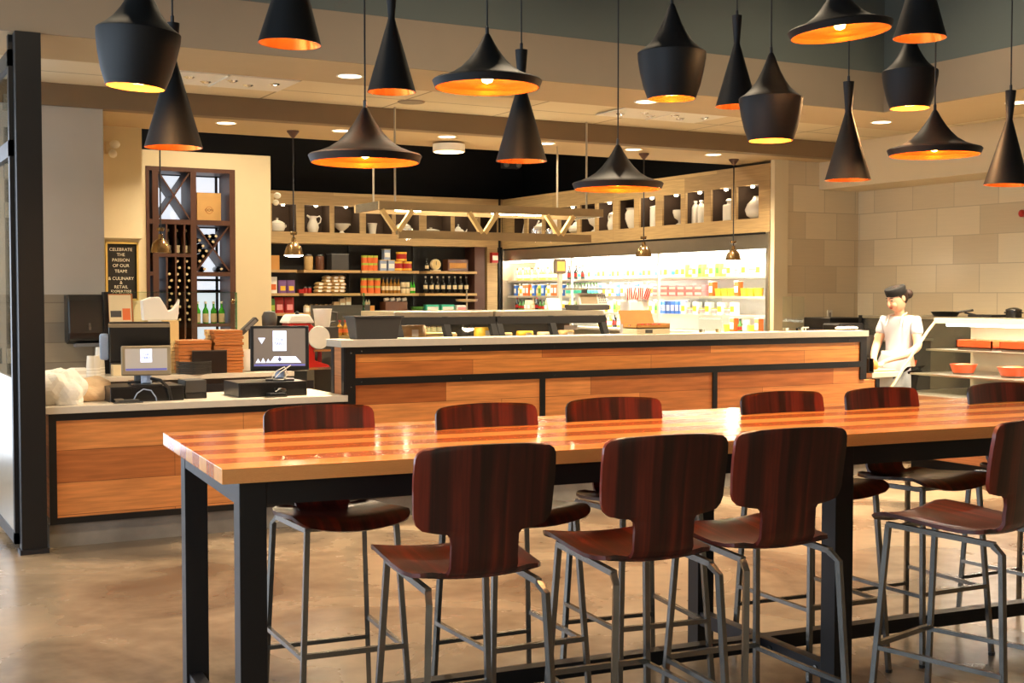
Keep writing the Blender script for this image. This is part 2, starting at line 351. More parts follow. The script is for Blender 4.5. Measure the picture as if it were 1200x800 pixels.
# storefront post and glazed partition at left
p = thing('steel_post', 'tall black steel column at the left end of the low counter', 'column', (1.16, 8.30, 0))
M().box(-.075, .075, -.05, .05, 0, ZS-.002).build('post_shaft', 'black_steel', p, bevel=.003)
M().box(-.085, .085, -.06, .06, 0, .03).build('foot_plate', 'dark_steel', p)
pp = thing('glazed_partition', 'black framed glass partition with steel lower panel behind the column', 'partition', (1.08, 8.36, 0))
f = M()
for y in (0, 1.05, 2.1): f.box(-.02, .02, y, y+.06, .05, ZS-.01)
f.box(-.02, .02, 0, 2.16, 3.0, 3.1).box(-.02, .02, 0, 2.16, 2.45, 2.55).box(-.02, .02, 0, 2.16, .05, .12)
f.build('frame', 'black_steel', pp)
M().box(-.012, .012, .06, 2.1, .12, 1.08).build('lower_panel', 'stainless', pp)
M().box(-.004, .004, .06, 2.1, 1.08, 2.45).build('glass_pane', 'clear_glass', pp)
M().box(-.004, .004, .06, 2.1, 2.55, 3.0).build('glass_pane', 'clear_glass', pp)
for y, z in ((.5, 2.8), (.5, 2.35), (.5, 2.1), (.5, 1.15)):
    M().box(-.045, -.02, y, y+.06, z, z+.1).build('clip', 'chrome', pp)

# recessed downlights
def downlight(px, py, z, where, power=42):
    if py < 144 and px > 300: power = 95
    c = at(px, py, Z=z)
    t = thing('recessed_downlight', 'round recessed ceiling downlight, '+where, 'light', (c.x, c.y, z), group='recessed downlights in the ceiling')
    M().lathe([(.085, -.004), (.1, -.006), (.1, 0), (.085, 0)], seg=28, cap=False).build('trim_ring', 'white_paint', t, True)
    M().lathe([(.0001, -.003), (.084, -.003)], seg=28, cap=False).build('lens', 'downlight', t)
    a = area('downlight_lamp', (0, 0, -.02), (0, 0, 0), .16, .16, power, WARM, 'DISK', radians(130)); a.parent = t
for px, py, z, wh in ((410, 89, ZS, 'left one in the front soffit'), (757, 119, ZS, 'middle one in the front soffit'), (1033, 143, ZS, 'one beside the bulkhead corner'), (1192, 120, ZS, 'at the right edge beside a hanging cone'),
                  (265, 144, ZS, 'leftmost of the rear row'), (400, 153, ZS, 'second from left in rear row'), (524, 160, ZS, 'third from left in rear row'),
                  (640, 168, ZS, 'fourth from left in rear row'), (742, 175, ZS, 'fifth from left in rear row'), (836, 181, ZS, 'rightmost of the rear row')):
    downlight(px, py, z, wh)
c = at(526, 178, Z=3.1)
t = thing('ceiling_lamp', 'round bright surface lamp against the black ceiling void', 'light', (c.x, c.y, 3.1))
M().lathe([(.17, 0), (.17, .08), (.02, .09), (.02, 1.1)], seg=28).build('housing', 'white_paint', t, True)
M().lathe([(.0001, -.004), (.155, -.004)], seg=28, cap=False).build('lens', 'downlight', t)
c = at(606, 192, Y=18.9)
t = thing('emergency_light', 'small grey emergency light high on the black wall', 'light', (c.x, 19.1, c.z))
M().box(-.16, .16, -.02, .1, -.06, .06).build('housing', 'grey_plastic', t, bevel=.01); M().ball((-.12, -.05, 0), .05).build('lamp_head', 'white_paint', t, True); M().ball((.12, -.05, 0), .05).build('lamp_head', 'white_paint', t, True)
for (x0, x1, y, lab) in ((215, 298, 92, 'left'), (742, 812, 133, 'right')):
    a, b = at(x0, y, Z=ZT), at(x1, y, Z=ZT)
    t = thing('troffer_light', 'prismatic lay-in light panel in the tile ceiling, %s one' % lab, 'light', ((a.x+b.x)/2, (a.y+b.y)/2, ZT-.01), group='lay-in light panels')
    M().box(-.6, .6, -.3, .3, -.012, 0).box(-.01, .01, -.3, .3, -.02, 0).build('frame', 'white_paint', t)
    for i in range(6): M().lathe([(.0001, -.03), (.03, -.022), (.05, -.012)], c=(-.45+i*.18, .08*(-1)**i, 0), seg=6, cap=False).build('prism_lens', 'chrome', t)
c = at(482, 119, Z=ZT)
t = thing('ceiling_speaker', 'small round grey speaker grille in the tile ceiling', 'speaker', (c.x, c.y, ZT)); M().lathe([(.12, -.01), (.13, 0)], seg=24).build('grille', 'taupe', t)
# added ambient fill lamps off frame in dining room and kitchen, shaped as downlights
for x, y, z, pw in ((9.4, 7.3, ZS, 75), (9.4, 4.0, ZS, 60), (-.3, 10.2, ZT, 60), (4.2, 14.2, 4.15, 60), (6.5, 14.2, 4.15, 70), (8.4, 14.2, 4.15, 70), (6, 16.6, 4.15, 70), (8.2, 16.6, 4.15, 60)):
    t = thing('recessed_downlight', 'added fill downlight above the shop floor out of view', 'light', (x, y, z-.001), group='added fill downlights out of view')
    M().lathe([(.1, -.006), (.11, 0)], seg=20).build('trim_ring', 'downlight', t)
    a = area('downlight_lamp', (0, 0, -.03), (0, 0, 0), .2, .2, pw, WARM, 'DISK', radians(150)); a.parent = t
for x, y, pw in ((-1.5, -1.5, 30), (2, -2, 25), (1, 6.2, 55), (4, 6.3, 80), (6.8, 6.6, 60)):  # added fill lamps for the dining side, unseen
    t = thing('recessed_downlight', 'added fill downlight in the dining ceiling out of view', 'light', (x, y, ZU-.001), group='added fill downlights out of view')
    M().lathe([(.1, -.006), (.11, 0)], seg=20).build('trim_ring', 'downlight', t)
    a = area('downlight_lamp', (0, 0, -.03), (0, 0, 0), .25, .25, pw, WARM, 'DISK', radians(140)); a.parent = t

# ================================================================== COUNTERS
YC = 8.37
XE = 8.154
# low checkout counter
t = thing('checkout_counter', 'low checkout counter with wood planks, black steel frame and grey slab top', 'counter', (1.27, YC, 0))
L = 3.245-1.27
M().box(0, L, .03, .62, 0, .15).build('kick_base', 'concrete_kerb', t)
M().box(.04, L-.001, .012, .6, .15, .85).build('wood_panel', 'counter_wood', t)
M().box(0, L, 0, .012, .15, .19).box(0, L, 0, .012, .805, .85).box(0, .045, 0, .012, .19, .805).build('steel_frame', 'black_steel', t)
M().box(-.04, L, -.005, .72, .85, .895).box(-.04, L+.017, -.02, -.005, .85, .895).build('worktop', 'stone_slab', t, bevel=.003)
# tall servery counter
t = thing('servery_counter', 'tall wood plank servery counter with black steel frame and pale slab top', 'counter', (3.25, YC, 0))
L = XE-3.25
M().box(.0, L+.13, .03, .28, 0, .15).build('kick_base', 'concrete_kerb', t)
M().box(.0, L, .012, .25, 1.012, 1.23).build('wood_band', 'counter_wood_warm', t)
M().box(.0, L, .012, .25, .15, 1.012).box(L, L+.13, .012, .25, .15, .84).build('wood_panel', 'counter_wood', t)
M().box(.075, L-.06, -.004, .012, 1.18, 1.23).box(.075, L-.06, -.004, .012, .96, 1.012).box(0, .075, -.004, .012, .15, 1.23).box(L-.06, L+.01, -.004, .012, .85, 1.23).box(L+.13, L+.17, -.004, .05, 0, .85).box(.075, L+.13, -.004, .012, .15, .19).build('steel_frame', 'black_steel', t)
for px in (636, 838):
    x = at(px, 460, Y=YC).x-3.25; M().box(x-.022, x+.022, -.003, .012, .19, .96).build('steel_upright', 'black_steel', t)
M().box(-.012, 0, 0, .05, .895, 1.23).box(-.012, 0, .2, .25, .895, 1.23).build('end_angle', 'dark_steel', t)
M().box(-.006, 0, .05, .2, .895, 1.23).build('end_panel', 'counter_wood_y', t)
M().box(-.04, L+.02, -.02, .27, 1.23, 1.282).build('worktop', 'stone_slab', t, bevel=.003)
bl = M()
for x in (.12, .9, 1.7, 2.5, 3.3, 4.1, 4.7):
    for z in (1.2, .985): bl.ball((x, -.006, z), .006, 6)
bl.ball((.04, -.006, 1.19), .006, 6).ball((.04, -.006, .95), .006, 6); bl.build('bolt', 'grey_steel', t, kind='stuff')
# side worktop between servery counter and deli case
t = thing('side_worktop', 'short prep worktop beside the woman, at the right end of the servery counter', 'counter', (XE+.18, YC+.1, 0))
M().box(0, .36, 0, .60, .85, .895).build('worktop', 'stone_slab', t, bevel=.003)
M().box(.04, .34, .08, .55, 0, .85).build('cabinet', 'grey_paint', t)
# back prep counter behind the tills
YB2 = 10.7
bx0, bx1 = 1.35, at(345, 437, Y=YB2).x
t = thing('back_counter', 'pale back counter holding baskets and cups behind the tills', 'counter', (bx0, YB2, 0))
M().box(0, bx1-bx0, 0, .66, .885, .925).build('worktop', 'stone_slab', t, bevel=.003)
M().box(.02, bx1-bx0-.02, .05, .64, 0, .885).build('cabinet', 'charcoal_plastic', t)
for i in range(4):
    dd = M().box(.1+i*.62, .66+i*.62, .035, .05, .1, .84).build('door', 'dark_steel', t); M().box(.6+i*.62, .615+i*.62, .01, .035, .5, .65).build('handle', 'chrome', dd)

# ================================================================== TABLE
TA = radians(-4.5); TO = Vector((1.074, 3.798, 0)); ZTB = 1.07
TL, TW = 4.95, 1.1196
t = thing('communal_table', 'long bar height table with striped butcher block top and black steel legs', 'table', TO, TA)
top = M().box(0, TL, 0, TW, ZTB-.048, ZTB).build('tabletop', 'tabletop', t, bevel=.002)
LW = .085; lx = [.06, 2.34, TL-.145]; ly = [.035, TW-.035-LW]
for x in lx:
    for y in ly: M().box(x, x+LW, y, y+LW, 0, ZTB-.049).build('leg', 'black_steel', t, bevel=.002)
ap = M()
for y in ly: ap.box(lx[0]+LW, lx[1], y+.002, y+.05, ZTB-.125, ZTB-.049).box(lx[1]+LW, lx[2], y+.002, y+.05, ZTB-.125, ZTB-.049)
for x in lx: ap.box(x+.002, x+.05, ly[0]+LW, ly[1], ZTB-.125, ZTB-.049)
ap.build('apron', 'black_steel', t)
for x in lx: M().box(x+.01, x+.06, ly[0]+LW, ly[1], .10, .16).build('cross_rail', 'dark_steel', t)
for a, b in ((0, 1), (1, 2)): M().box(lx[a]+.06, lx[b]+.01, TW/2-.03, TW/2+.03, .10, .16).build('foot_rail', 'black_steel', t)
for y in (ly[0]+LW+.04, TW/2-.1, TW/2+.1, ly[1]-.04):
    M().lathe([(.014, 0), (.014, .006), (.001, .008)], seg=8, mat=Matrix.Rotation(-pi/2, 4, 'Y')).build('bolt', 'grey_steel', t, loc=(lx[1]+.01, y, .13))

# ================================================================== STOOLS
def stool():
    t = thing('bar_stool', 'x', 'stool', (0, 0, 0), group='plywood bar stools around the table')
    # one sheet of bent plywood: centre line (y forward) and half width along it
    S = [(.300, .748, .145), (.298, .753, .175), (.290, .762, .198), (.272, .772, .213), (.235, .781, .222), (.14, .774, .224), (.04, .763, .222), (-.05, .756, .218), (-.11, .757, .208), (-.137, .760, .188), (-.145, .762, .155)]
    TH = .013
    def sheet(path, name, cross):
        m = M(); rows = []; n = 13
        for i, (y, z, hw) in enumerate(path):
            a = Vector((path[max(i-1, 0)][0], path[max(i-1, 0)][1])); b = Vector((path[min(i+1, len(path)-1)][0], path[min(i+1, len(path)-1)][1]))
            tg = (b-a).normalized(); nr = Vector((tg.y, -tg.x)) if True else None
            r1, r2 = [], []
            for k in range(n):
                s = -1+2*k/(n-1); off = cross(s, i)
                cy, cz = y+nr.x*0, z
                r1.append(m.b.verts.new((s*hw, cy+off[0], cz+off[1]))); r2.append(m.b.verts.new((s*hw, cy+off[0]-nr.x*TH*-1, cz+off[1]-nr.y*TH*-1)))
            rows.append((r1, r2))
        for (a1, a2), (b1, b2) in zip(rows, rows[1:]):
            for k in range(n-1):
                m.b.faces.new((a1[k], a1[k+1], b1[k+1], b1[k])); m.b.faces.new((a2[k+1], a2[k], b2[k], b2[k+1]))
            m.b.faces.new((a1[0], b1[0], b2[0], a2[0])); m.b.faces.new((a1[-1], a2[-1], b2[-1], b1[-1]))
        for r in (rows[0], rows[-1]):
            for k in range(n-1): m.b.faces.new((r[0][k], r[1][k], r[1][k+1], r[0][k+1]))
        return m.build(name, 'rosewood', t, True)
    sheet(S, 'seat', lambda s, i: (0, .016*s*s))
    # back: narrow neck growing out of the seat, then wide rounded plate
    B = [(-.085, .758, .108), (-.13, .763, .108), (-.158, .778, .108), (-.172, .80, .107), (-.178, .83, .106), (-.183, .868, .106), (-.185, .892, .108), (-.186, .903, .118), (-.1865, .909, .160), (-.187, .917, .193), (-.188, .932, .210), (-.190, .955, .2185),
         (-.196, 1.01, .2215), (-.206, 1.08, .2235), (-.212, 1.115, .2225), (-.214, 1.135, .2215), (-.216, 1.150, .214), (-.2175, 1.160, .200), (-.218, 1.166, .172)]
    def cr(s, i):
        q = min(1, max(0, (i-5)/5)); return (.006*s*s+.016*q*s*s, -.006*s*s*q if i > 12 else 0) if i > 3 else (0, .004*s*s)
    sheet(B, 'backrest', cr)
    r = .0095
    tp = {}
    for sx in (-1, 1):
        # front leg, side rail and rear leg bend from one bar; kept as separate parts
        l1 = M().tube([(sx*.168, .245, .755), (sx*.207, .295, 0)], r, square=True).build('leg', 'grey_steel', t)
        l2 = M().tube([(sx*.175, -.165, .737), (sx*.184, -.20, .712), (sx*.215, -.235, 0)], r, square=True).build('leg', 'grey_steel', t)
        M().tube([(sx*.168, .25, .757), (sx*.175, -.17, .741)], r, square=True).build('seat_rail', 'grey_steel', t)
        M().tube([(sx*.191, .276, .30), (sx*.206, -.218, .30)], .008, square=True).build('side_rail', 'grey_steel', t)
        for y, x, lg in ((.295, .207, l1), (-.235, .215, l2)): M().lathe([(.0145, 0), (.0145, .014)], c=(sx*x, y, 0), seg=8).build('foot', 'black_plastic', lg)
    M().tube([(-.165, .20, .752), (.165, .20, .752)], r, square=True).build('seat_rail', 'grey_steel', t)
    M().tube([(-.191, .276, .31), (.191, .276, .31)], .0095, square=True).build('footrest', 'grey_steel', t)
    M().tube([(-.204, -.216, .22), (.204, -.216, .22)], .008, square=True).build('rear_rail', 'grey_steel', t)
    return t
ST = stool()
near = [((565, 676), -1, 'near side of the table, leftmost'), ((774, 655.6), -1, 'near side of the table, second from left'),
        ((919, 640.6), 0, 'near side, beside the middle table leg'), ((1188, 622), 18, 'near side, cut by the right photo edge')]
def axis(rz): return Vector((-sin(rz), cos(rz), 0))
first = True
for (px, py), dr, lab in near:
    c = at(px, py, Z=.765); rz = TA+radians(dr); o = c-axis(rz)*(-.15); loc = (o.x, o.y, 0)
    lb = 'dark plywood bar stool on the '+lab
    if first: ST.location = loc; ST.rotation_euler = (0, 0, rz); ST['label'] = lb; first = False
    else: copy_tree(ST, lb, loc, rz)
far = [((372, 475), 0, 'leftmost'), ((567, 473), 2, 'second from left'), ((716, 466), -3, 'third from left'), ((912, 459), 0, 'fourth from left'), ((1028, 454.5), 3, 'fifth from left'), ((1166, 449), 4, 'rightmost')]
for (px, py), dr, lab in far:
    c = at(px, py, Z=1.162); rz = TA+pi+radians(dr); o = c-axis(rz)*(-.215)
    copy_tree(ST, 'reddish plywood bar stool on the far side of the table, '+lab, (o.x, o.y, 0), rz)

# ================================================================== PENDANTS
WIDE = [(.172, 0), (.181, .022), (.176, .027), (.150, .034), (.118, .047), (.088, .066), (.062, .092), (.042, .118), (.026, .143), (.014, .165), (.008, .175)]
FAT = [(.085, 0), (.101, .045), (.113, .095), (.1205, .14), (.1215, .162), (.118, .166), (.100, .178), (.076, .2), (.055, .23), (.038, .262), (.024, .295), (.013, .325), (.008, .335)]
TALL = [(.095, 0), (.055, .14), (.018, .268), (.0135, .285), (.0150, .31), (.021, .38), (.023, .41), (.008, .411)]
def pendant(kind, px, py, wpx, label, tilt=0, lit=1.0):
    prof, dia = {'wide': (WIDE, .362), 'fat': (FAT, .243), 'tall': (TALL, .19)}[kind]
    d = dia*FPX/wpx
    # centre of the rim at pixel px,py at depth d along the view axis
    q = Vector((0, 0, HC))+(_F+_R*((px-600)/FPX)+_U*((400-py)/FPX))*d
    t = thing('pendant_lamp', label, 'lamp', q, group='black pendant lamps over the table')
    H = prof[-1][1]
    rot = Matrix.Rotation(radians(tilt), 4, _F) if tilt else Matrix.Identity(4)
    # keep the cord vertical: swing the shade about its top
    hv = Vector((0, 0, H)); sh = Matrix.Translation(hv) @ rot @ Matrix.Translation(-hv)
    s = M(); s.lathe(prof, seg=56, cap=False, mat=sh); s.build('shade', 'shade_black', t, True)
    inner = [(max(.004, r-.004), z+.0005 if i == 0 else z-.004) for i, (r, z) in enumerate(prof)]
    s = M(); s.lathe([(prof[0][0]-.0002, 0)]+inner[:-1], seg=56, cap=False, mat=sh); s.build('lining', 'copper', t, True)
    zb = {'wide': .038, 'fat': .036, 'tall': .15}[kind]
    bc = sh @ Vector((0, 0, zb))
    s = M(); s.lathe([(.011, zb+.035), (.011, zb+.06)], seg=12, mat=sh); so = s.build('socket', 'black_plastic', t)
    s = M(); s.lathe([(.0001, zb-.024), (.016, zb-.018), (.023, zb), (.017, zb+.02), (.010, zb+.036)], seg=14, cap=False, mat=sh); s.build('bulb', 'bulb', so, True)
    point('pendant_light', bc+Vector((0, 0, -.03)), (26 if kind == 'fat' else 13)*lit, AMBER, .02, t)
    s = M(); s.lathe([(.006, H-.002), (.006, H+.022), (.003, H+.026)], seg=10); s.build('cord_grip', 'black_plastic', t)
    s = M(); s.tube([(0, 0, H+.02), (0, 0, ZU-q.z-.02)], .003, 6); s.build('cord', 'cord_black', t)
    s = M(); s.lathe([(.05, ZU-q.z-.025), (.05, ZU-q.z)], seg=16); s.build('ceiling_rose', 'shade_black', t)
P = [('fat', 168, 103, 97, 'large rounded black pendant at upper left in front of a cone', 4, 1.5), ('tall', 203.5, 173, 67, 'black cone pendant at left, half behind a rounded one', 0, .5),
 ('tall', 345, 52, 74, 'black cone pendant cut by the top edge, third lamp from left', 2, .5), ('wide', 428, 191, 133, 'wide flared black pendant above the left end of the truss rack', 0, 1),
 ('tall', 459, 108, 57, 'black cone pendant between the two left wide pendants', 0, .5), ('wide', 571, 103, 129, 'wide flared pendant high in the middle with bright underside', 0, 1),
 ('tall', 611, 189, 60, 'black cone pendant directly under the middle wide pendant', 0, .5), ('fat', 787, 116, 80, 'rounded black pendant with dull red inside, high right of the middle', 0, .12),
 ('wide', 724, 222, 107, 'lowest wide flared pendant in front of the white jars', 0, 1), ('tall', 863, 125, 49, 'slim cone pendant left of the lit rounded one', 0, .5),
 ('fat', 903, 165, 74, 'rounded black pendant with bright opening below the tilted wide one', 0, 1.2), ('wide', 980, 40, 121, 'wide pendant tilted up to the right at the top edge', -5, 1),
 ('tall', 993.5, 211, 53, 'cone pendant hanging alone in front of the tiled wall', 0, .5), ('tall', 1080, 45, 61, 'cone pendant cut by the top edge above a rounded one', 1, .6),
 ('fat', 1066, 127, 64, 'small looking rounded pendant below a cut off cone', 0, 1.2), ('wide', 1095, 182, 108, 'wide flared pendant at right in front of the plain wall', 0, 1),
 ('tall', 1183, 217, 51, 'cone pendant at the right edge of the photo', 2, .5)]
for k, x, y, wd, lab, tl, li in P: pendant(k, x, y, wd, lab, tl, li)

# small brass lamps over the servery
def brass_lamp(px, ycan, yrim, lab, lit=1):
    Yp = 12.0; c = at(px, ycan, Z=ZS); b = at(px, yrim, Y=Yp)
    x = at(px, 345, Y=Yp).x; H = ZS-b.z
    t = thing('brass_pendant', 'small brass bell lamp on a stem, '+lab, 'lamp', (x, Yp, b.z), group='small brass lamps over the servery')
    M().lathe([(.012, H-.07), (.03, H-.05), (.06, H-.012), (.06, H)], seg=16).build('canopy', 'wine_wood', t, True)
    M().tube([(0, 0, .16), (0, 0, H-.05)], .007, 8).build('stem', 'dark_steel', t)
    M().lathe([(.095, 0), (.09, .03), (.075, .08), (.05, .115), (.025, .13), (.02, .17), (.012, .175)], seg=24, cap=False).build('bell_shade', 'brass', t, True)
    M().lathe([(.03, .0), (.036, .01), (.036, .03), (.03, .034)], c=(0, 0, .2), seg=12).build('knuckle', 'brass', t, True)
    if lit:
        M().lathe([(.0001, -.014), (.06, -.014), (.084, -.006), (.091, .0)], seg=20, cap=False).build('lens', 'bulb_white', t); point('brass_light', (0, 0, -.05), 14, WARM, .05, t)
    else: M().lathe([(.0001, .01), (.088, .004)], seg=20, cap=False).build('lens', 'cream_plastic', t)
brass_lamp(189, 143, 296, 'unlit one in front of the wine rack', 0); brass_lamp(344.5, 155, 299, 'lit one in front of the left shelves')
brass_lamp(754, 180, 301, 'lit one before the middle of the cooler'); brass_lamp(859, 187, 305, 'lit one before the right end of the cooler')

# spot heads
for px, py, Yp, lab in ((131, 173, 12.45, 'on the cream pier at left'), (322, 232, 15.9, 'at the edge of the cream wall beside the shelves')):
    c = at(px, py, Y=Yp)
    t = thing('spot_lamp', 'small pale adjustable spot lamp '+lab, 'lamp', c)
    M().box(-.05, -.01, 0, .05, -.06, .06).build('bracket', 'beige_paint', t); M().ball((.02, -.04, .03), .05, 12, (1, .8, .8)).build('lamp_head', 'white_paint', t, True); M().ball((.0, -.04, -.06), .04).build('lamp_head', 'white_paint', t, True)

# ================================================================== HANGING TRUSS RACK
X0, X1, Y0, Y1 = 4.72, 7.25, 11.25, 11.86
zt, zb = 2.46, 2.19
t = thing('hanging_truss_rack', 'hanging pale wood truss rack with V braces above the servery', 'rack', (X0, Y0, 0))
for y in (0, Y1-Y0):
    M().box(0, X1-X0, y, y+.03, zt-.05, zt+.03).build('top_rail', 'rack_wood', t)
for x in (0, X1-X0-.03): M().box(x, x+.03, .03, Y1-Y0, zt-.05, zt+.03).build('end_rail', 'grey_steel', t)
M().box(.2, X1-X0-.15, .0, .03, zb-.05, zb+.03).build('bottom_rail', 'rack_wood', t)
for px in (466, 567, 657):
    xc = at(px, 300, Y=Y0).x-X0
    for s in (-1, 1):
        M().tube([(xc+s*.16, .015, zt-.05), (xc+s*.015, .015, zb+.02)], .022, square=True).build('brace', 'pale_wood', t)
for x, y, zz in ((4.89, 0, ZT), (7.05, 0, ZT), (4.92, Y1-Y0, ZS), (7.06, Y1-Y0, ZS)):
    M().tube([(x-X0, y+.015, zt), (x-X0, y+.015, zz)], .011, 8).build('hanging_rod', 'stainless', t)
for px in (478, 590, 620):
    xc = at(px, 240, Y=Y0+.1).x-X0
    M().box(xc-.12, xc+.12, .06, .14, zt-.055, zt-.03).build('light_bar', 'puck', t); point('rack_light', (xc, .1, zt-.12), 3, WARM, .04, t)
for px, lab in ((478, 'left'), (628, 'middle'), (645, 'right')):
    c = at(px, 275, Y=Y0+.15)
    g = thing('hanging_glass', 'clear glass hanging under the truss rack, %s one' % lab, 'glass', (c.x, c.y, c.z-.05), group='glasses hanging under the truss rack')
    M().lathe([(.05, .11), (.055, .06), (.045, .02), (.02, 0)], seg=16, cap=False).build('bowl', 'cup_plastic', g, True); M().lathe([(.006, .1), (.006, 2.141-(c.z-.05))], seg=6).build('hook', 'chrome', g)

# ================================================================== FAR SHELVING WALL
YK, XK = 18.6, 10.0
bx = lambda px: at(px, 300, Y=YK).x
zk = {'top': 3.17, 'ct': at(450, 243, Y=YK).z, 'cb': at(450, 274, Y=YK).z, 'bot': at(450, 287, Y=YK).z}
xl = bx(316)
t = thing('shelf_wall', 'reclaimed wood shelf wall with lit niches behind the servery', 'shelving', (xl, YK, 0))
M().box(0, XK-xl, 0, .05, zk['ct'], zk['top']).build('top_board', 'barn_x', t)
M().box(0, XK-xl, 0, .4, zk['bot'], zk['cb']).build('bottom_board', 'barn_x', t)
cells = [(319, 348), (357, 387), (392, 422), (429, 460), (464, 492), (500, 529), (533, 559), (563, 583)]
edges = [316]+[e for c in cells for e in c]+[588]
dv = [(edges[i], edges[i+1]) for i in range(0, len(edges), 2)]
for a, b in dv:
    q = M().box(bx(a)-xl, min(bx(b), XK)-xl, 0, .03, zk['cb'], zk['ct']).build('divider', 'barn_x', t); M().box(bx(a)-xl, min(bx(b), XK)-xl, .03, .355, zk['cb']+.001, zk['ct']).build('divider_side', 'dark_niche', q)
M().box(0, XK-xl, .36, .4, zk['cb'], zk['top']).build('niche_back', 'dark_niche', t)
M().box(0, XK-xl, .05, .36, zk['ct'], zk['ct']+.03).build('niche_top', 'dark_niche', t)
M().box(0, bx(562)-xl, .38, .42, .2, zk['bot']).build('back_panel', 'chalkboard', t)
M().box(bx(557)-xl, bx(569)-xl, .02, .38, 0, zk['bot']).build('side_panel', 'wine_wood', t)
M().box(bx(571)-xl, bx(583)-xl, .0, .3, 0, zk['bot']).build('pilaster', 'barn_x', t)
M().box(bx(584)-xl, bx(586)-xl, -.02, .0, 0, zk['top']).build('corner_strip', 'black_steel', t)
shz = [at(450, 317, Y=YK).z, at(450, 343.5, Y=YK).z, at(450, 369, Y=YK).z]
z3_ = at(450, 366, Y=YK).z; shz[2] = z3_
segs = [[(316, 348), (356, 422), (424, 491), (500, 559)], [(316, 350), (356, 422), (424, 491), (498, 559)], [(316, 420), (424, 559)]]
for z, sg in zip(shz, segs):
    for a, b in sg: M().box(bx(a)-xl, bx(b)-xl, .0, .37, z-.04, z).build('shelf', 'shelf_wood', t)
st = M()
for a in (419, 495): st.box(bx(a)-xl-.015, bx(a)-xl+.015, .34, .38, .3, zk['bot'])
st.build('standard_strip', 'black_steel', t)
def puck(x, y, z, lab):
    p = thing('puck_light', lab, 'light', (x, y, z), group='puck lights in the niches')
    M().lathe([(.0001, -.03), (.022, -.022), (.03, 0)], seg=12, cap=False).build('lens', 'puck', p, True)
    M().lathe([(.03, -.004), (.036, 0)], seg=12).build('trim_ring', 'brass', p)
    point('puck_lamp', (0, .06 if y > 18 else 0, -.06), 1.5, WARM, .02, p)
for i, (a, b) in enumerate(cells[:7]): puck((bx(a)+bx(b))/2, YK+.06, zk['ct'], 'tiny bright puck light in the %s niche of the back shelf wall' % ordw(i))

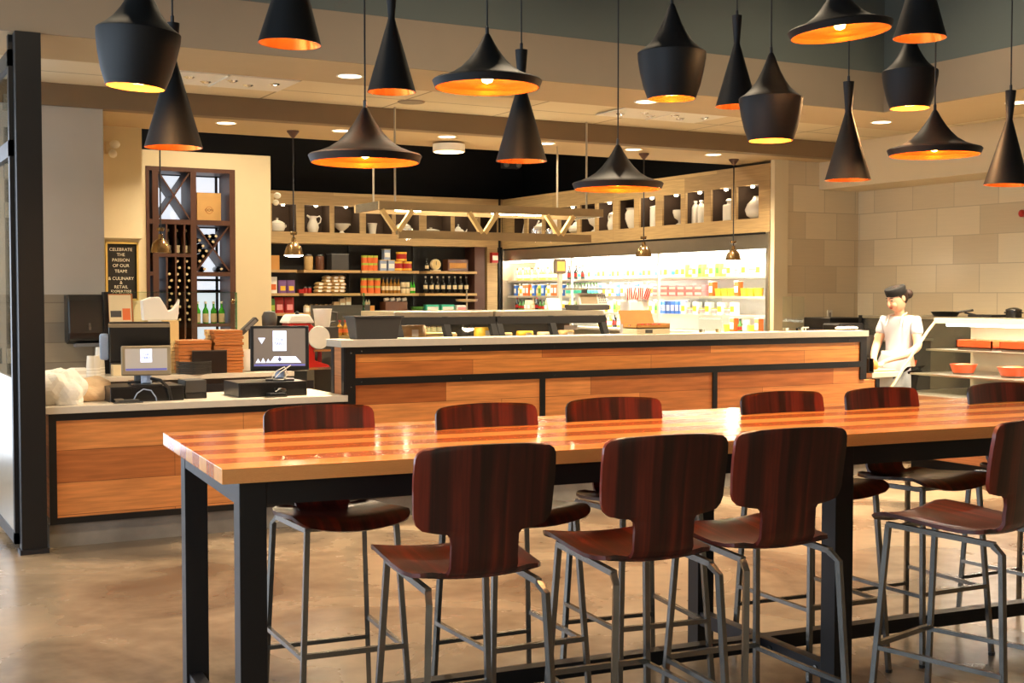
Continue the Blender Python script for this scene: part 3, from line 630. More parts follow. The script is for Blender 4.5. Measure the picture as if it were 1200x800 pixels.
# ---- ceramics
def ceramic(kind, loc, s, label, rz=0):
    t = thing({'tureen': 'lidded_tureen', 'pitcher': 'pitcher', 'bowl': 'footed_bowl', 'cup': 'tumbler', 'dish': 'covered_dish', 'teapot': 'teapot', 'vase': 'bud_vase', 'boat': 'gravy_boat', 'urn': 'urn', 'canister': 'canister', 'goblet': 'footed_cup', 'bottle': 'stoneware_bottle', 'flask': 'flask_jar', 'gourd': 'round_vase', 'jug': 'lidded_jug'}[kind], label, 'tableware', loc, rz, 'white ceramics in the niches')
    t.scale = (s, s, s)
    def lat(n, pr): return M().lathe(pr, seg=24).build(n, 'ceramic', t, True)
    if kind in ('tureen', 'dish'):
        k = 1 if kind == 'tureen' else .5
        lat('body', [(.3, 0), (.42, .05*k), (.5, .25*k), (.5, .45*k), (.46, .5*k)]); lat('lid', [(.5, .5*k), (.5, .53*k), (.35, .64*k), (.12, .74*k), (.05, .76*k), (.09, .86*k), (.001, .9*k)])
        for q in (-1, 1): M().tube([(q*.48, 0, .3*k), (q*.6, 0, .34*k), (q*.6, 0, .42*k), (q*.48, 0, .44*k)], .035).build('handle', 'ceramic', t, True)
    elif kind in ('pitcher', 'jug'):
        lat('body', [(.24, 0), (.3, .06), (.36, .3), (.33, .5), (.22, .72), (.2, .85), (.25, .98)])
        M().tube([(.2, 0, .9), (.42, 0, 1.0), (.52, 0, .85), (.46, 0, .62), (.3, 0, .5)], .04).build('handle', 'ceramic', t, True)
        M().tube([(-.18, 0, .9), (-.36, 0, 1.02)], .08, r2=.05).build('spout', 'ceramic', t, True)
        if kind == 'jug': lat('lid', [(.26, .98), (.2, 1.05), (.05, 1.12), (.001, 1.18)])
    elif kind == 'bowl': lat('body', [(.2, 0), (.16, .05), (.1, .14), (.2, .2), (.42, .38), (.55, .6), (.52, .6), (.3, .35), (.01, .25)]); M().ball((.55, 0, .55), .05).ball((-.55, 0, .55), .05).build('handle', 'ceramic', t, True)
    elif kind == 'cup': lat('body', [(.26, 0), (.36, .75), (.39, .78), (.36, .82), (.33, .8), (.24, .05)])
    elif kind == 'teapot':
        lat('body', [(.25, 0), (.42, .12), (.45, .28), (.34, .45), (.2, .5)]); lat('lid', [(.22, .5), (.14, .62), (.04, .68), (.08, .78), (.001, .84)])
        M().tube([(.4, 0, .25), (.62, 0, .34), (.68, 0, .5)], .06, r2=.03).build('spout', 'ceramic', t, True); M().tube([(-.38, 0, .4), (-.6, 0, .42), (-.6, 0, .22), (-.42, 0, .15)], .035).build('handle', 'ceramic', t, True)
    elif kind == 'vase': lat('body', [(.16, 0), (.2, .2), (.12, .6), (.08, .85), (.13, .95), (.1, .96)])
    elif kind == 'boat': lat('body', [(.2, 0), (.14, .08), (.3, .2), (.42, .42), (.4, .44)]); M().tube([(.3, 0, .4), (.45, 0, .6), (.3, 0, .72)], .04).build('handle', 'ceramic', t, True); lat('lid', [(.36, .44), (.28, .54), (.1, .62), (.001, .64)])
    elif kind == 'urn': lat('body', [(.25, 0), (.32, .1), (.44, .45), (.44, .7), (.36, .86), (.38, .93), (.42, .96), (.36, .97)]); [M().tube([(q*.42, 0, .5), (q*.52, 0, .6), (q*.42, 0, .74)], .035).build('handle', 'ceramic', t, True) for q in (-1, 1)]
    elif kind == 'canister': lat('body', [(.24, 0), (.25, .05), (.25, .8), (.22, .84)]); lat('lid', [(.25, .84), (.25, .9), (.05, .95), (.001, .97)])
    elif kind == 'goblet': lat('body', [(.2, 0), (.18, .05), (.07, .12), (.08, .22), (.26, .35), (.34, .6), (.33, .72), (.29, .72)])
    elif kind == 'bottle': lat('body', [(.16, 0), (.17, .05), (.17, .7), (.12, .82), (.06, .88), (.1, .95), (.1, 1.0), (.05, 1.0)])
    elif kind == 'flask': M().box(-.3, .3, -.2, .2, 0, .75).build('body', 'ceramic', t, bevel=.06); lat('stopper', [(.14, .75), (.12, .85), (.18, .92), (.12, 1.0), (.001, 1.02)])
    elif kind == 'gourd': lat('body', [(.2, 0), (.42, .15), (.5, .4), (.4, .65), (.2, .85), (.12, .98), (.15, 1.0)])
    return t
zc = zk['cb']
for i, (px, kd, s, lb) in enumerate(((329, 'tureen', .24, 'white lidded tureen with handles in the leftmost niche'), (371, 'pitcher', .26, 'white pitcher with curved handle and spout'), (405, 'bowl', .25, 'white footed bowl with side knobs'),
        (441, 'cup', .21, 'plain white tumbler behind the left end of the truss rack'), (477, 'tureen', .26, 'white domed tureen behind the first V brace'), (510, 'dish', .30, 'low white covered dish'), (542, 'teapot', .24, 'white lidded teapot left of the middle V brace'))):
    ceramic(kd, (bx(px), YK+.16, zc), s, lb)

# ---- goods on the back shelves
def sc_at(px): return depth(at(px, 345, Y=YK+.1))/FPX       # metres per pixel there
def box_item(name, lab, cat, X, Y, z, w, d, h, mat, grp=None, rz=0, band=None, lid=None):
    t = thing(name, lab, cat, (X, Y, z), rz, grp)
    M().box(-w/2, w/2, -d/2, d/2, 0, h).build('body', mat, t, bevel=min(w, h)*.03)
    if band: M().box(-w*.42, w*.42, -d/2-.002, -d/2, h*.25, h*.7).build('label_panel', band, t)
    if lid: M().box(-w/2-.004, w/2+.004, -d/2-.004, d/2+.004, h, h+.012).build('lid', lid, t)
    return t
def round_item(name, lab, cat, X, Y, z, prof, mat, grp=None, lidp=None, lidm=None, lab_z=None, labm='label_cream', seg=16):
    t = thing(name, lab, cat, (X, Y, z), 0, grp)
    M().lathe(prof, seg=seg).build('body', mat, t, True)
    if lidp: M().lathe(lidp, seg=seg).build('lid', lidm, t, True)
    if lab_z:
        r = max(a for a, _ in prof)+.0012; M().lathe([(r, lab_z[0]), (r, lab_z[1])], seg=seg, cap=False).build('label_wrap', labm, t, True)
    return t
def bottle_prof(h, r): return [(r*.9, 0), (r, .01), (r, h*.55), (r*.85, h*.62), (r*.38, h*.74), (r*.34, h*.93), (r*.42, h*.94), (r*.42, h)]
def row(proto, n, x0, x1, y, z, lab, grp=None):
    """first is proto, then copies; lab gets the ordinal"""
    out = []
    for i in range(n):
        x = x0+(x1-x0)*(i/(max(1, n-1))); lb = lab % ordw(i)
        if i == 0: proto.location = (x, y, z); proto['label'] = lb; out.append(proto)
        else: out.append(copy_tree(proto, lb, (x, y, z)))
        if grp: out[-1]['group'] = grp
    return out
s0 = sc_at(450); Yi = YK+.14
z1, z2, z3 = shz
box_item('storage_box', 'tan box at the left end of the top back shelf', 'box', bx(322)+.02, Yi, z1, 9*s0*1.1, .2, 16*s0, 'cardboard')
round_item('storage_jar', 'glass jar of tan grains on the top back shelf', 'jar', bx(365), Yi, z1, [(.06, 0), (.07, .02), (.07, .2), (.055, .22)], 'jar_tan', lidp=[(.06, .22), (.06, .245)], lidm='grey_steel')
round_item('storage_jar', 'glass jar of dark brown goods beside the tan jar', 'jar', bx(378.5), Yi, z1, [(.06, 0), (.07, .02), (.07, .2), (.055, .22)], 'jar_brown', lidp=[(.06, .22), (.06, .24)], lidm='grey_steel')
box_item('storage_box', 'dark green rectangular tin on the top back shelf', 'box', bx(399.5), Yi, z1, 21*s0, .22, 18*s0, 'charcoal_plastic', lid='grey_plastic')
def can(lab, X, Y, z, grp): return round_item('food_can', lab, 'can', X, Y, z, [(.052, 0), (.052, .118)], 'orange', grp, [(.0525, .085), (.0525, .118)], 'lime', None, seg=14)
k = can('x', 0, 0, 0, 'orange and green cans')
for shelf, z, n, pxs, tn in (('top', z1, 2, (431, 437, 443), ''), ('middle', z2, 2, (430, 438, 446), '')):
    for lv in range(n):
        for i, px in enumerate(pxs):
            lb = 'orange and green food can, %s layer, %s from left on the %s shelf' % (('lower', 'upper')[lv], ordw(i), shelf)
            loc = (bx(px), Yi, z+lv*.12)
            if k['label'] == 'x': k['label'] = lb; k.location = loc
            else: copy_tree(k, lb, loc)
k = box_item('gift_tin', 'x', 'box', bx(452), Yi, z1, .11, .1, .16, 'blue_grey_plastic', 'pale blue gift tins', band='paper', lid='pale_wood')
k['label'] = 'pale blue gift tin at lower left of three stacked tins'; copy_tree(k, 'pale blue gift tin at lower right of three stacked tins', (bx(461.5), Yi, z1)); copy_tree(k, 'pale blue gift tin on top of the other two', (bx(456.5), Yi, z1+.173))
k = round_item('round_tin', 'round red and gold tin, lower left of the stack', 'tin', bx(470), Yi, z1, [(.085, 0), (.085, .12)], 'red', 'red and gold round tins', [(.088, .12), (.088, .15)], 'yellow', (.01, .04), 'yellow')
copy_tree(k, 'round red and gold tin, lower right of the stack', (bx(480.5), Yi, z1)); copy_tree(k, 'round red and gold tin on top of the stack', (bx(474.5), Yi, z1+.151))
def bott(lab, X, Y, z, h, r, mat, grp, labm='label_cream', capm='black_plastic', name='bottle', lz=(.2, .45)):
    return round_item(name, lab, 'bottle', X, Y, z, bottle_prof(h, r), mat, grp, [(r*.45, h*.9), (r*.45, h*1.01)], capm, (h*lz[0], h*lz[1]), labm, 14)
bott('single dark bottle standing beside the round scale', bx(504.5), Yi, z1, .21, .03, 'bottle_dark', None)
c = Vector((bx(514.5), Yi, z1)); t = thing('kitchen_scale', 'vintage cream dial kitchen scale on the top back shelf', 'scale', c)
M().box(-.075, .075, -.05, .05, 0, .025).build('base', 'label_cream', t, bevel=.005)
M().lathe([(.085, -.03), (.085, .03)], seg=24, mat=Matrix.Rotation(pi/2, 4, 'X'), c=(0, 0, .11)).build('dial_case', 'label_cream', t, True)
M().lathe([(.07, 0), (.07, .004)], seg=24, mat=Matrix.Rotation(pi/2, 4, 'X'), c=(0, -.03, .11)).build('dial_face', 'pale_wood', t); M().box(-.004, .004, -.038, -.035, .1, .16).build('needle', 'black_plastic', t)
box_item('wooden_box', 'reddish brown wooden box at the right of the top shelf', 'box', bx(538), Yi, z1, 27*s0, .2, 14.5*s0, 'jar_brown', band='cardboard')
k = bott('x', 0, 0, 0, .275, .034, 'bottle_dark', 'dark bottles with round cream labels', capm='stone_slab', lz=(.25, .48)); row(k, 8, bx(503), bx(551), Yi, z2, 'dark bottle with cream label, %s from left in the row of eight')
k = bott('x', 0, 0, 0, .25, .03, 'bottle_amber', 'amber oil bottles'); row(k, 5, bx(453), bx(471), Yi, z2, 'amber oil bottle, %s from left on the middle shelf')
k = round_item('preserve_jar', 'x', 'jar', 0, 0, 0, [(.035, 0), (.04, .01), (.04, .07), (.034, .08)], 'label_cream', 'small cream jars in two layers', [(.036, .08), (.036, .095)], 'black_plastic', seg=12)
for i, (px, lv) in enumerate(((476.5, 0), (481.5, 0), (476.5, 1), (481.5, 1))):
    lb = 'small cream jar, %s, %s layer, beside the amber bottles' % (('left', 'right')[i % 2], ('lower', 'upper')[lv]); loc = (bx(px), Yi, z2+lv*.096)
    if i == 0: k.location = loc; k['label'] = lb
    else: copy_tree(k, lb, loc)
k = bott('x', 0, 0, 0, .2, .022, 'bottle_green', 'slim green bottles'); row(k, 2, bx(486), bx(489), Yi, z2, 'slim green bottle, %s of two at the shelf end')
def pouch(lab, X, Y, z, w, h, mat, grp, band, rz=0):
    t = thing('goods_pouch', lab, 'bag', (X, Y, z), rz, grp); m = M()
    prof = [(0, .5), (.15, .5), (.5, .42), (.85, .2), (1, .04)]
    for k2 in range(len(prof)): pass
    rings = []
    for f_, dd in prof:
        rg = [m.b.verts.new((w/2*cos(a)*(1 if abs(cos(a)) > .5 else 1), w*.5*dd*sin(a), h*f_)) for a in [2*pi*q/12 for q in range(12)]]; rings.append(rg)
    for A, B in zip(rings, rings[1:]):
        for q in range(12): m.b.faces.new((A[q], A[(q+1) % 12], B[(q+1) % 12], B[q]))
    m.b.faces.new(rings[0][::-1]); m.b.faces.new(rings[-1]); m.build('bag_body', mat, t, True)
    M().box(-w*.3, w*.3, -w*.26, -w*.235, h*.2, h*.55).build('label_panel', band, t); return t
pouch('white pouch with orange mark at the left end of the middle shelf', bx(323), Yi, z2, .13, .25, 'paper', None, 'orange')
k = pouch('purple and yellow snack pouch, left one', bx(334), Yi, z2, .13, .2, 'purple', 'purple snack pouches', 'yellow'); copy_tree(k, 'purple and yellow snack pouch, right one', (bx(344), Yi, z2))
k = round_item('preserve_jar', 'x', 'jar', 0, 0, 0, [(.03, 0), (.033, .01), (.033, .07), (.028, .08)], 'red', 'small red jars', [(.03, .08), (.03, .1)], 'grey_steel', seg=12); row(k, 2, bx(361), bx(366), Yi, z2, 'small red jar with silver lid, %s of two')
box_item('red_box', 'low red packet beside the two small red jars', 'box', bx(355.5), Yi, z2, .08, .1, .06, 'red')
k = thing('grain_sack', 'x', 'bag', (0, 0, 0), group='stacked tan sacks'); M().ball((0, 0, .035), .035, 12, (2.3, 2.4, 1)).build('sack_body', 'jar_tan', k, True); M().box(-.03, .03, -.085, -.079, .02, .05).build('label_panel', 'paper', k)
n = 0
for ci, px in enumerate((377, 387, 396, 403)):
    for lv in range((3, 5, 5, 5)[ci] if ci else 3):
        lb = 'tan grain sack, %s pile from left, %s from the bottom' % (ordw(ci), ordw(lv)); loc = (bx(px)+.01*((lv*7) % 3-1), Yi+.005*lv, z2+lv*.052)
        if n == 0: k.location = loc; k['label'] = lb
        else: copy_tree(k, lb, loc)
        n += 1
# third shelf
z3L = z3; z3 = at(450, 366, Y=YK).z
k = pouch('x', 0, 0, 0, .15, .24, 'red', 'red and green snack bags', 'pink'); k['label'] = 'red snack bag, left of two on the bottom shelf'; k.location = (bx(330), Yi, z3); copy_tree(k, 'red snack bag, right of two on the bottom shelf', (bx(342), Yi, z3))
pouch('green snack bag at the far left of the bottom shelf', bx(321.5), Yi, z3, .12, .22, 'green', None, 'lime')
k = round_item('preserve_jar', 'x', 'jar', 0, 0, 0, [(.036, 0), (.042, .01), (.042, .1), (.034, .115)], 'label_cream', 'cream jars on the bottom shelf', [(.036, .115), (.036, .135)], 'brass', (.02, .08), 'paper', 12); row(k, 6, bx(362), bx(391), Yi, z3, 'cream jar with brass lid, %s from left')
for i, (px, h, lab) in enumerate(((397, .17, 'left'), (404, .22, 'middle'), (411, .24, 'right'))): box_item('dry_goods_box', 'brown paper dry goods packet, %s of three' % lab, 'box', bx(px), Yi, z3, .09, .08, h, 'bag_tan', 'brown packets', band='paper')
box_item('wicker_basket', 'brown wicker basket with wrapped goods on the bottom shelf', 'basket', bx(465), Yi, z3, 28*s0, .25, .17, 'jar_brown', band=None)
k = thing('wrapped_roll', 'x', 'packet', (0, 0, 0), group='wrapped rolls in the basket'); M().tube([(-.035, 0, 0), (.035, 0, .01)], .028, 10).build('wrapper', 'paper', k, True)
row(k, 4, bx(455), bx(476), Yi-.05, z3+.2, 'pale wrapped roll, %s from left, in the wicker basket')
box_item('small_crate', 'small tan crate with bottles left of the wicker basket', 'box', bx(433), Yi, z3, .2, .2, .11, 'cardboard')
k = bott('x', 0, 0, 0, .1, .018, 'bottle_clear', 'tiny bottles in the small crate'); row(k, 3, bx(430), bx(436), Yi, z3+.112, 'tiny clear bottle, %s from left in the small crate')
k = box_item('mint_box', 'x', 'box', 0, 0, 0, 17*s0, .12, .12, 'teal', 'mint green flat boxes', band='paper'); k.location = (bx(509), Yi-.02, z3); k['label'] = 'mint green flat box, left of two'; copy_tree(k, 'mint green flat box, right of two', (bx(527), Yi-.02, z3))
box_item('biscuit_box', 'cream biscuit box with red marks beside the mint boxes', 'box', bx(543), Yi-.02, z3, 13*s0, .12, .11, 'paper', band='pink')
t = thing('green_bowl', 'dark green bowl left of the mint boxes', 'bowl', (bx(493), Yi, z3)); M().lathe([(.05, 0), (.1, .05), (.115, .09), (.105, .09), (.05, .02)], seg=20).build('bowl_body', 'green', t, True)
t = thing('cake_stand', 'two tier glass and metal cake stand in front of the shelves', 'stand', (at(547, 365, Y=15).x, 15.0, 1.30))
M().lathe([(.06, 0), (.012, .03), (.01, .34), (.015, .36)], seg=14).build('stem', 'chrome', t, True)
for z, r in ((.06, .19), (.2, .14)): M().lathe([(.02, z), (r, z+.01), (r+.01, z+.04), (r-.005, z+.035), (r-.01, z+.015), (.02, z+.008)], seg=24).build('tier', 'stainless', t, True)
t = thing('shelf_cabinet', 'low display cabinet carrying the cake stand, behind the deli cases', 'cabinet', (at(547, 365, Y=15).x, 15.0, 0)); M().box(-.5, .5, -.3, .3, 0, 1.26).build('body', 'wine_wood', t); M().box(-.53, .53, -.33, .33, 1.26, 1.3).build('top', 'shelf_wood', t)
box_item('fire_alarm', 'red wall box on the wooden pilaster', 'alarm', bx(577), YK-.06, at(577, 308, Y=YK).z, .12, .08, .17, 'red', band='paper')

# ================================================================== COOLER WALL (runs towards the camera)
YE, YS = 11.86, YK          # near end, far end
LY = YS-YE
ky = lambda px, py=300: at(px, py, X=XK).y
t = thing('niche_wall', 'reclaimed wood niche band above the bright cooler', 'shelving', (XK, YE, 0))
cz0, cz1 = 2.525, 2.93
M().box(0, .05, 0, LY, cz1, 3.165).build('top_board', 'barn_y', t)
M().box(0, .4, 0, LY, 2.35, cz0).build('bottom_board', 'barn_y', t)
c7 = [(601, 614), (618, 635), (638, 653), (656, 676), (680, 697), (700, 718), (725, 743), (749, 768), (776, 797.5), (803.5, 825), (833, 857), (863, 889)]
ys = [(ky(b, 235)-YE, ky(a, 235)-YE) for a, b in c7]       # near edge, far edge of each cell
pe = [LY]+[v for a, b in ys for v in (b, a)]+[0]
for i in range(0, len(pe), 2):
    q = M().box(0, .03, max(0, pe[i+1]), pe[i], cz0, cz1).build('divider', 'barn_y', t); M().box(.03, .355, max(0, pe[i+1]), pe[i], cz0+.001, cz1).build('divider_side', 'dark_niche', q)
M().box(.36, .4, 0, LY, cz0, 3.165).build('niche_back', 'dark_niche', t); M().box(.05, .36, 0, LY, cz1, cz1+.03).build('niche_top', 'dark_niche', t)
M().box(-.01, 0, 0, LY, 2.325, 2.35).build('black_trim', 'black_steel', t)
kinds = [('vase', .32, 'slim white vase with a flared neck'), ('boat', .34, 'white gravy boat with lid'), ('urn', .28, 'white urn behind the right V brace'), ('teapot', .26, 'white teapot right of the V brace'), ('goblet', .34, 'large white footed compote'), ('jug', .24, 'white lidded jug left of the big round urn'),
         ('urn', .30, 'big round white urn'), ('canister', .31, 'tall white lidded canister right of the big urn'), ('goblet', .28, 'short white footed cup'), ('bottle', .3, None), ('flask', .28, 'square shouldered white flask jar'), ('gourd', .28, 'round white vase at the right end')]
for i, ((ya, yb), (kd, s, lb)) in enumerate(zip(ys, kinds)):
    yc = YE+(ya+yb)/2
    if kd == 'bottle':
        for j in range(3): ceramic('bottle', (XK+.14, yc+.17-j*.13, cz0), .3, 'white stoneware bottle, %s of three side by side' % ordw(j), pi/2)
    else: ceramic(kd, (XK+.14, yc, cz0), s, lb, pi/2)
    if i in (1, 3, 5, 7, 8, 9, 10, 11): puck(XK+.08, yc, cz1, 'tiny bright puck light in the %s niche above the cooler' % ordw(i))
t = thing('cooler', 'long open refrigerated display with steel canopy and bright white shelves', 'refrigerator', (XK, YE, 0))
M().box(.0, .06, .05, LY-.05, 2.15, 2.325).build('canopy', 'stainless', t); M().box(.06, .62, .05, LY-.05, 2.2, 2.3).build('roof_panel', 'white_paint', t)
M().box(.6, .64, .05, LY-.05, .3, 2.3).build('back_panel', 'white_paint', t)
M().box(-.02, .64, .0, .05, 0, 2.35).build('side_panel', 'stainless', t); M().box(-.02, .64, LY-.05, LY, 0, 2.35).build('side_panel', 'stainless', t)
M().box(-.05, .62, .05, LY-.05, 0, .75).build('base_panel', 'stainless', t)
czs = [1.83, 1.58, 1.34, 1.12]
bays = [.05, 2.3, 4.55, LY-.05]
for z in czs:
    for a, b in zip(bays, bays[1:]): M().box(.06 if z > 1.2 else 0, .6, a+.015, b-.015, z-.03, z).build('shelf', 'white_paint', t)
for y in bays[1:3]: M().box(.0, .03, y-.015, y+.015, .75, 2.15).build('upright', 'white_paint', t)
M().box(.08, .12, .1, LY-.1, 2.12, 2.15).build('light_strip', 'cool_strip', t)
for a, b, pw in ((bays[0], bays[1], 34), (bays[1], bays[2], 100), (bays[2], bays[3], 20)):
    l = area('cooler_lamp', (.13, (a+b)/2, 2.11), (0, radians(-20), 0), .1, b-a-.2, pw, NEUT); l.parent = t
    for z in czs[:3]:
        l = area('cooler_shelf_lamp', (.1, (a+b)/2, z-.04), (0, radians(-25), 0), .05, b-a-.2, pw*.17, NEUT); l.parent = t
# goods in the cooler
protos = {}
def cg(kind):
    if kind in protos: return protos[kind]
    if kind == 'juice': o = bott('x', 0, 0, -9, .2, .035, 'yellow', 'juice bottles', 'paper', 'white_paint', 'juice_bottle')
    elif kind == 'amber': o = bott('x', 0, 0, -9, .2, .033, 'jar_tan', 'tan drink bottles', 'label_cream', 'brass', 'drink_bottle')
    elif kind == 'dark': o = bott('x', 0, 0, -9, .21, .033, 'bottle_dark', 'dark drink bottles', 'red', 'red', 'drink_bottle')
    elif kind == 'clear': o = bott('x', 0, 0, -9, .19, .034, 'bottle_clear', 'clear drink bottles', 'teal', 'green', 'water_bottle')
    elif kind == 'blue': o = box_item('drink_carton', 'x', 'carton', 0, 0, -9, .08, .08, .17, 'blue', 'blue cartons', band='paper', lid='paper')
    elif kind == 'green': o = box_item('drink_carton', 'x', 'carton', 0, 0, -9, .08, .08, .17, 'lime', 'green cartons', band='green', lid='paper')
    elif kind == 'orange': o = box_item('drink_carton', 'x', 'carton', 0, 0, -9, .08, .08, .18, 'orange', 'orange cartons', band='paper', lid='paper')
    elif kind == 'cream': o = box_item('dairy_carton', 'x', 'carton', 0, 0, -9, .09, .09, .16, 'paper', 'cream cartons', band='yellow')
    elif kind == 'pink': o = box_item('meat_tray', 'x', 'tray', 0, 0, -9, .16, .2, .07, 'pink', 'pink wrapped trays', band='paper')
    elif kind == 'tub': o = round_item('dairy_tub', 'x', 'tub', 0, 0, -9, [(.045, 0), (.055, .075)], 'paper', 'white dairy tubs', [(.058, .075), (.058, .085)], 'yellow', (.02, .06), 'pink', 14)
    elif kind == 'lemon': o = round_item('yellow_tub', 'x', 'tub', 0, 0, -9, [(.05, 0), (.06, .09)], 'yellow', 'yellow tubs', [(.062, .09), (.062, .1)], 'lime', None, seg=14)
    elif kind == 'bagbrown': o = pouch('x', 0, 0, -9, .13, .17, 'bag_tan', 'brown paper bags', 'paper')
    elif kind == 'greenbot': o = bott('x', 0, 0, -9, .17, .034, 'green', 'green bottles', 'red', 'black_plastic', 'drink_bottle')
    protos[kind] = o; return o
NM = {'juice': 'yellow juice bottle', 'amber': 'tan drink bottle', 'dark': 'dark drink bottle', 'clear': 'clear water bottle', 'blue': 'blue drink carton', 'green': 'green drink carton', 'orange': 'orange drink carton', 'cream': 'cream dairy carton', 'pink': 'pink wrapped tray', 'tub': 'white dairy tub', 'lemon': 'yellow tub', 'bagbrown': 'brown paper bag', 'greenbot': 'green bottle'}
cnt = {}
used = set()
def stock(z, pxa, pxb, seq, step, shelf, stack=1, h=0):
    ya, yb = at(pxb, 340, X=XK+.15).y, at(pxa, 340, X=XK+.15).y      # near, far
    ya = max(ya, YE+.12); yb = min(yb, YE+LY-.15); y = yb; i = 0
    while y > ya:
        kd = seq[i % len(seq)]
        for lv in range(stack):
            key = (kd, shelf); cnt[key] = cnt.get(key, 0)+1
            lb = '%s on the %s cooler shelf, %s of its kind from left' % (NM[kd], shelf, ordw(cnt[key]-1))
            o = cg(kd); loc = (XK+.2, y, z+lv*h)
            yb_ = [bays[1]+YE, bays[2]+YE]
            if any(abs(y-q) < .06 for q in yb_) and False: continue
            if kd not in used: used.add(kd); o.location = loc; o.rotation_euler = (0, 0, -pi/2); o['label'] = lb
            else: copy_tree(o, lb, loc, -pi/2)
        y -= step; i += 1
stock(czs[0], 590, 655, ['amber', 'juice', 'amber', 'juice', 'juice'], .10, 'top')
stock(czs[0], 664, 685, ['dark', 'clear'], .10, 'top')
stock(czs[0], 690, 800, ['cream', 'clear', 'cream'], .13, 'top')
stock(czs[0], 800, 860, ['green', 'juice', 'cream'], .12, 'top')
stock(czs[0], 862, 893, ['tub', 'cream'], .14, 'top')
stock(czs[1], 590, 662, ['blue', 'juice', 'cream', 'orange', 'orange', 'juice', 'blue', 'amber', 'green'], .10, 'second')
stock(czs[1], 662, 700, ['clear'], .09, 'second')
stock(czs[1], 702, 765, ['blue', 'cream', 'juice', 'cream'], .12, 'second')
stock(czs[1], 772, 830, ['pink'], .19, 'second', 2, .072)
stock(czs[1], 832, 893, ['orange', 'lemon', 'lemon', 'lemon'], .13, 'second')
stock(czs[2], 590, 650, ['dark', 'greenbot', 'greenbot', 'bagbrown', 'bagbrown', 'amber'], .11, 'third')
stock(czs[2], 655, 770, ['green', 'cream', 'juice', 'cream'], .13, 'third')
stock(czs[2], 772, 800, ['blue'], .10, 'third'); stock(czs[2], 800, 862, ['cream', 'tub'], .13, 'third')
stock(czs[3], 700, 760, ['juice', 'dark'], .13, 'lowest')
stock(czs[3], 850, 893, ['lemon', 'orange', 'greenbot', 'bagbrown'], .12, 'lowest')
# boxy wall light on the pillar
t = thing('wall_light', 'narrow pale wall light on the cream pillar', 'light', (10.13, 11.86, at(912, 218, Y=11.86).z)); M().box(-.05, .05, -.07, 0, -.2, .2).build('housing', 'white_paint', t, bevel=.01); M().tube([(.05, -.03, .2), (.08, -.05, .23), (.08, -.05, -.23), (.05, -.03, -.2)], .008).build('bracket', 'grey_plastic', t)

# ================================================================== WINE RACK
zz = lambda px, py: at(px, py, Y=YWN).z
X_ = lambda px: wx(px)
t = thing('wine_rack', 'dark brown wine rack with X dividers set in the cream wall', 'rack', (X_(172), YWN, 0)); RX = X_(172)
z0r = .9
def wb(name, x0, x1, za, zb_, y0=-.01, y1=.45): return M().box(x0-RX, x1-RX, y0, y1, za, zb_).build(name, 'wine_wood', t)
th = .035
for px in (183, 227.5, 273): wb('upright', X_(px)-th, X_(px)+th, z0r, zr)
wb('upright', RX+.001, RX+.04, z0r, zr); wb('top_board', RX+.003, X_(275)-.003, zr-.05, zr, -.014)
z260, z298, z320, z378 = zz(210, 260), zz(210, 299), zz(250, 321), zz(250, 379)
SH = dict(y0=-.006)
wb('shelf', RX+.003, X_(273), z260-.03, z260+.03, **SH); wb('shelf', X_(183), X_(227.5), z298-.02, z298+.02, **SH); wb('shelf', X_(227.5), X_(273), z320-.025, z320+.025, **SH); wb('shelf', RX+.003, X_(183), z320-.025, z320+.025, **SH); wb('shelf', RX+.003, X_(275)-.003, z0r, z0r+.06, **SH); wb('shelf', X_(227.5), X_(273), z378-.04, z378, **SH)
ztop = zr-.05
def xbrace(xa, xb, za, zb_):
    for (p, q) in (((xa, za), (xb, zb_)), ((xa, zb_), (xb, za))):
        dx, dz = q[0]-p[0], q[1]-p[1]; M().cb(((p[0]+q[0])/2-RX, .21+(.001 if p[1] > q[1] else 0), (p[1]+q[1])/2), (hypot(dx, dz)-.01, .40, .018), (0, -math.atan2(dz, dx), 0)).build('brace', 'wine_wood', t)
xbrace(X_(183)+th, X_(227.5)-th, z260+.03, ztop); xbrace(X_(227.5)+th, X_(273)-th, z320+.03, z260-.03)
M().tube([(.05, .2, z320+.04), (X_(183)-th-RX, .2, z260-.04)], .02, square=True).build('brace', 'wine_wood', t)
for px in (196, 206.5, 217): wb('slot_divider', X_(px)-.01, X_(px)+.01, z0r+.06, z260-.03, 0, .4)
M().box(X_(196)-RX, X_(226)-RX, .42, .44, z0r, z260-.03).build('slot_back', 'dark_niche', t)
# crates
for px, wd, lb in ((248.5, .30, 'wooden wine crate in the upper right opening'), (174.5, .06, 'wooden wine crate end in the upper left opening')):
    c = thing('wine_crate', lb, 'crate', (X_(px), YWN+.1, z260+.03)); M().box(-wd/2, wd/2, 0, .3, 0, .345).build('crate_body', 'crate_wood', c, bevel=.004)
    if wd > .1:
        M().box(-wd/2-.02, -wd/2-.001, .02, .3, 0, .34).build('crate_side', 'board_wood', c)
        M().lathe([(.045, 0), (.045, .002), (.04, .0025), (.04, 0)], seg=20, mat=Matrix.Rotation(pi/2, 4, 'X'), c=(0, -.0005, .13), cap=False).build('crest_ring', 'board_wood', c); text_mesh('crate_stamp', 'OON', .045, 'jar_brown', c, Matrix.Translation((0, -.002, .13)) @ Matrix.Rotation(pi/2, 4, 'X'))
k = bott('x', 0, 0, 0, .3, .037, 'bottle_dark', 'standing wine bottles', capm='label_cream', name='wine_bottle', lz=(.05, .35))
k.location = (X_(201), YWN+.15, z298+.02); k['label'] = 'standing wine bottle, left of three above the slots'
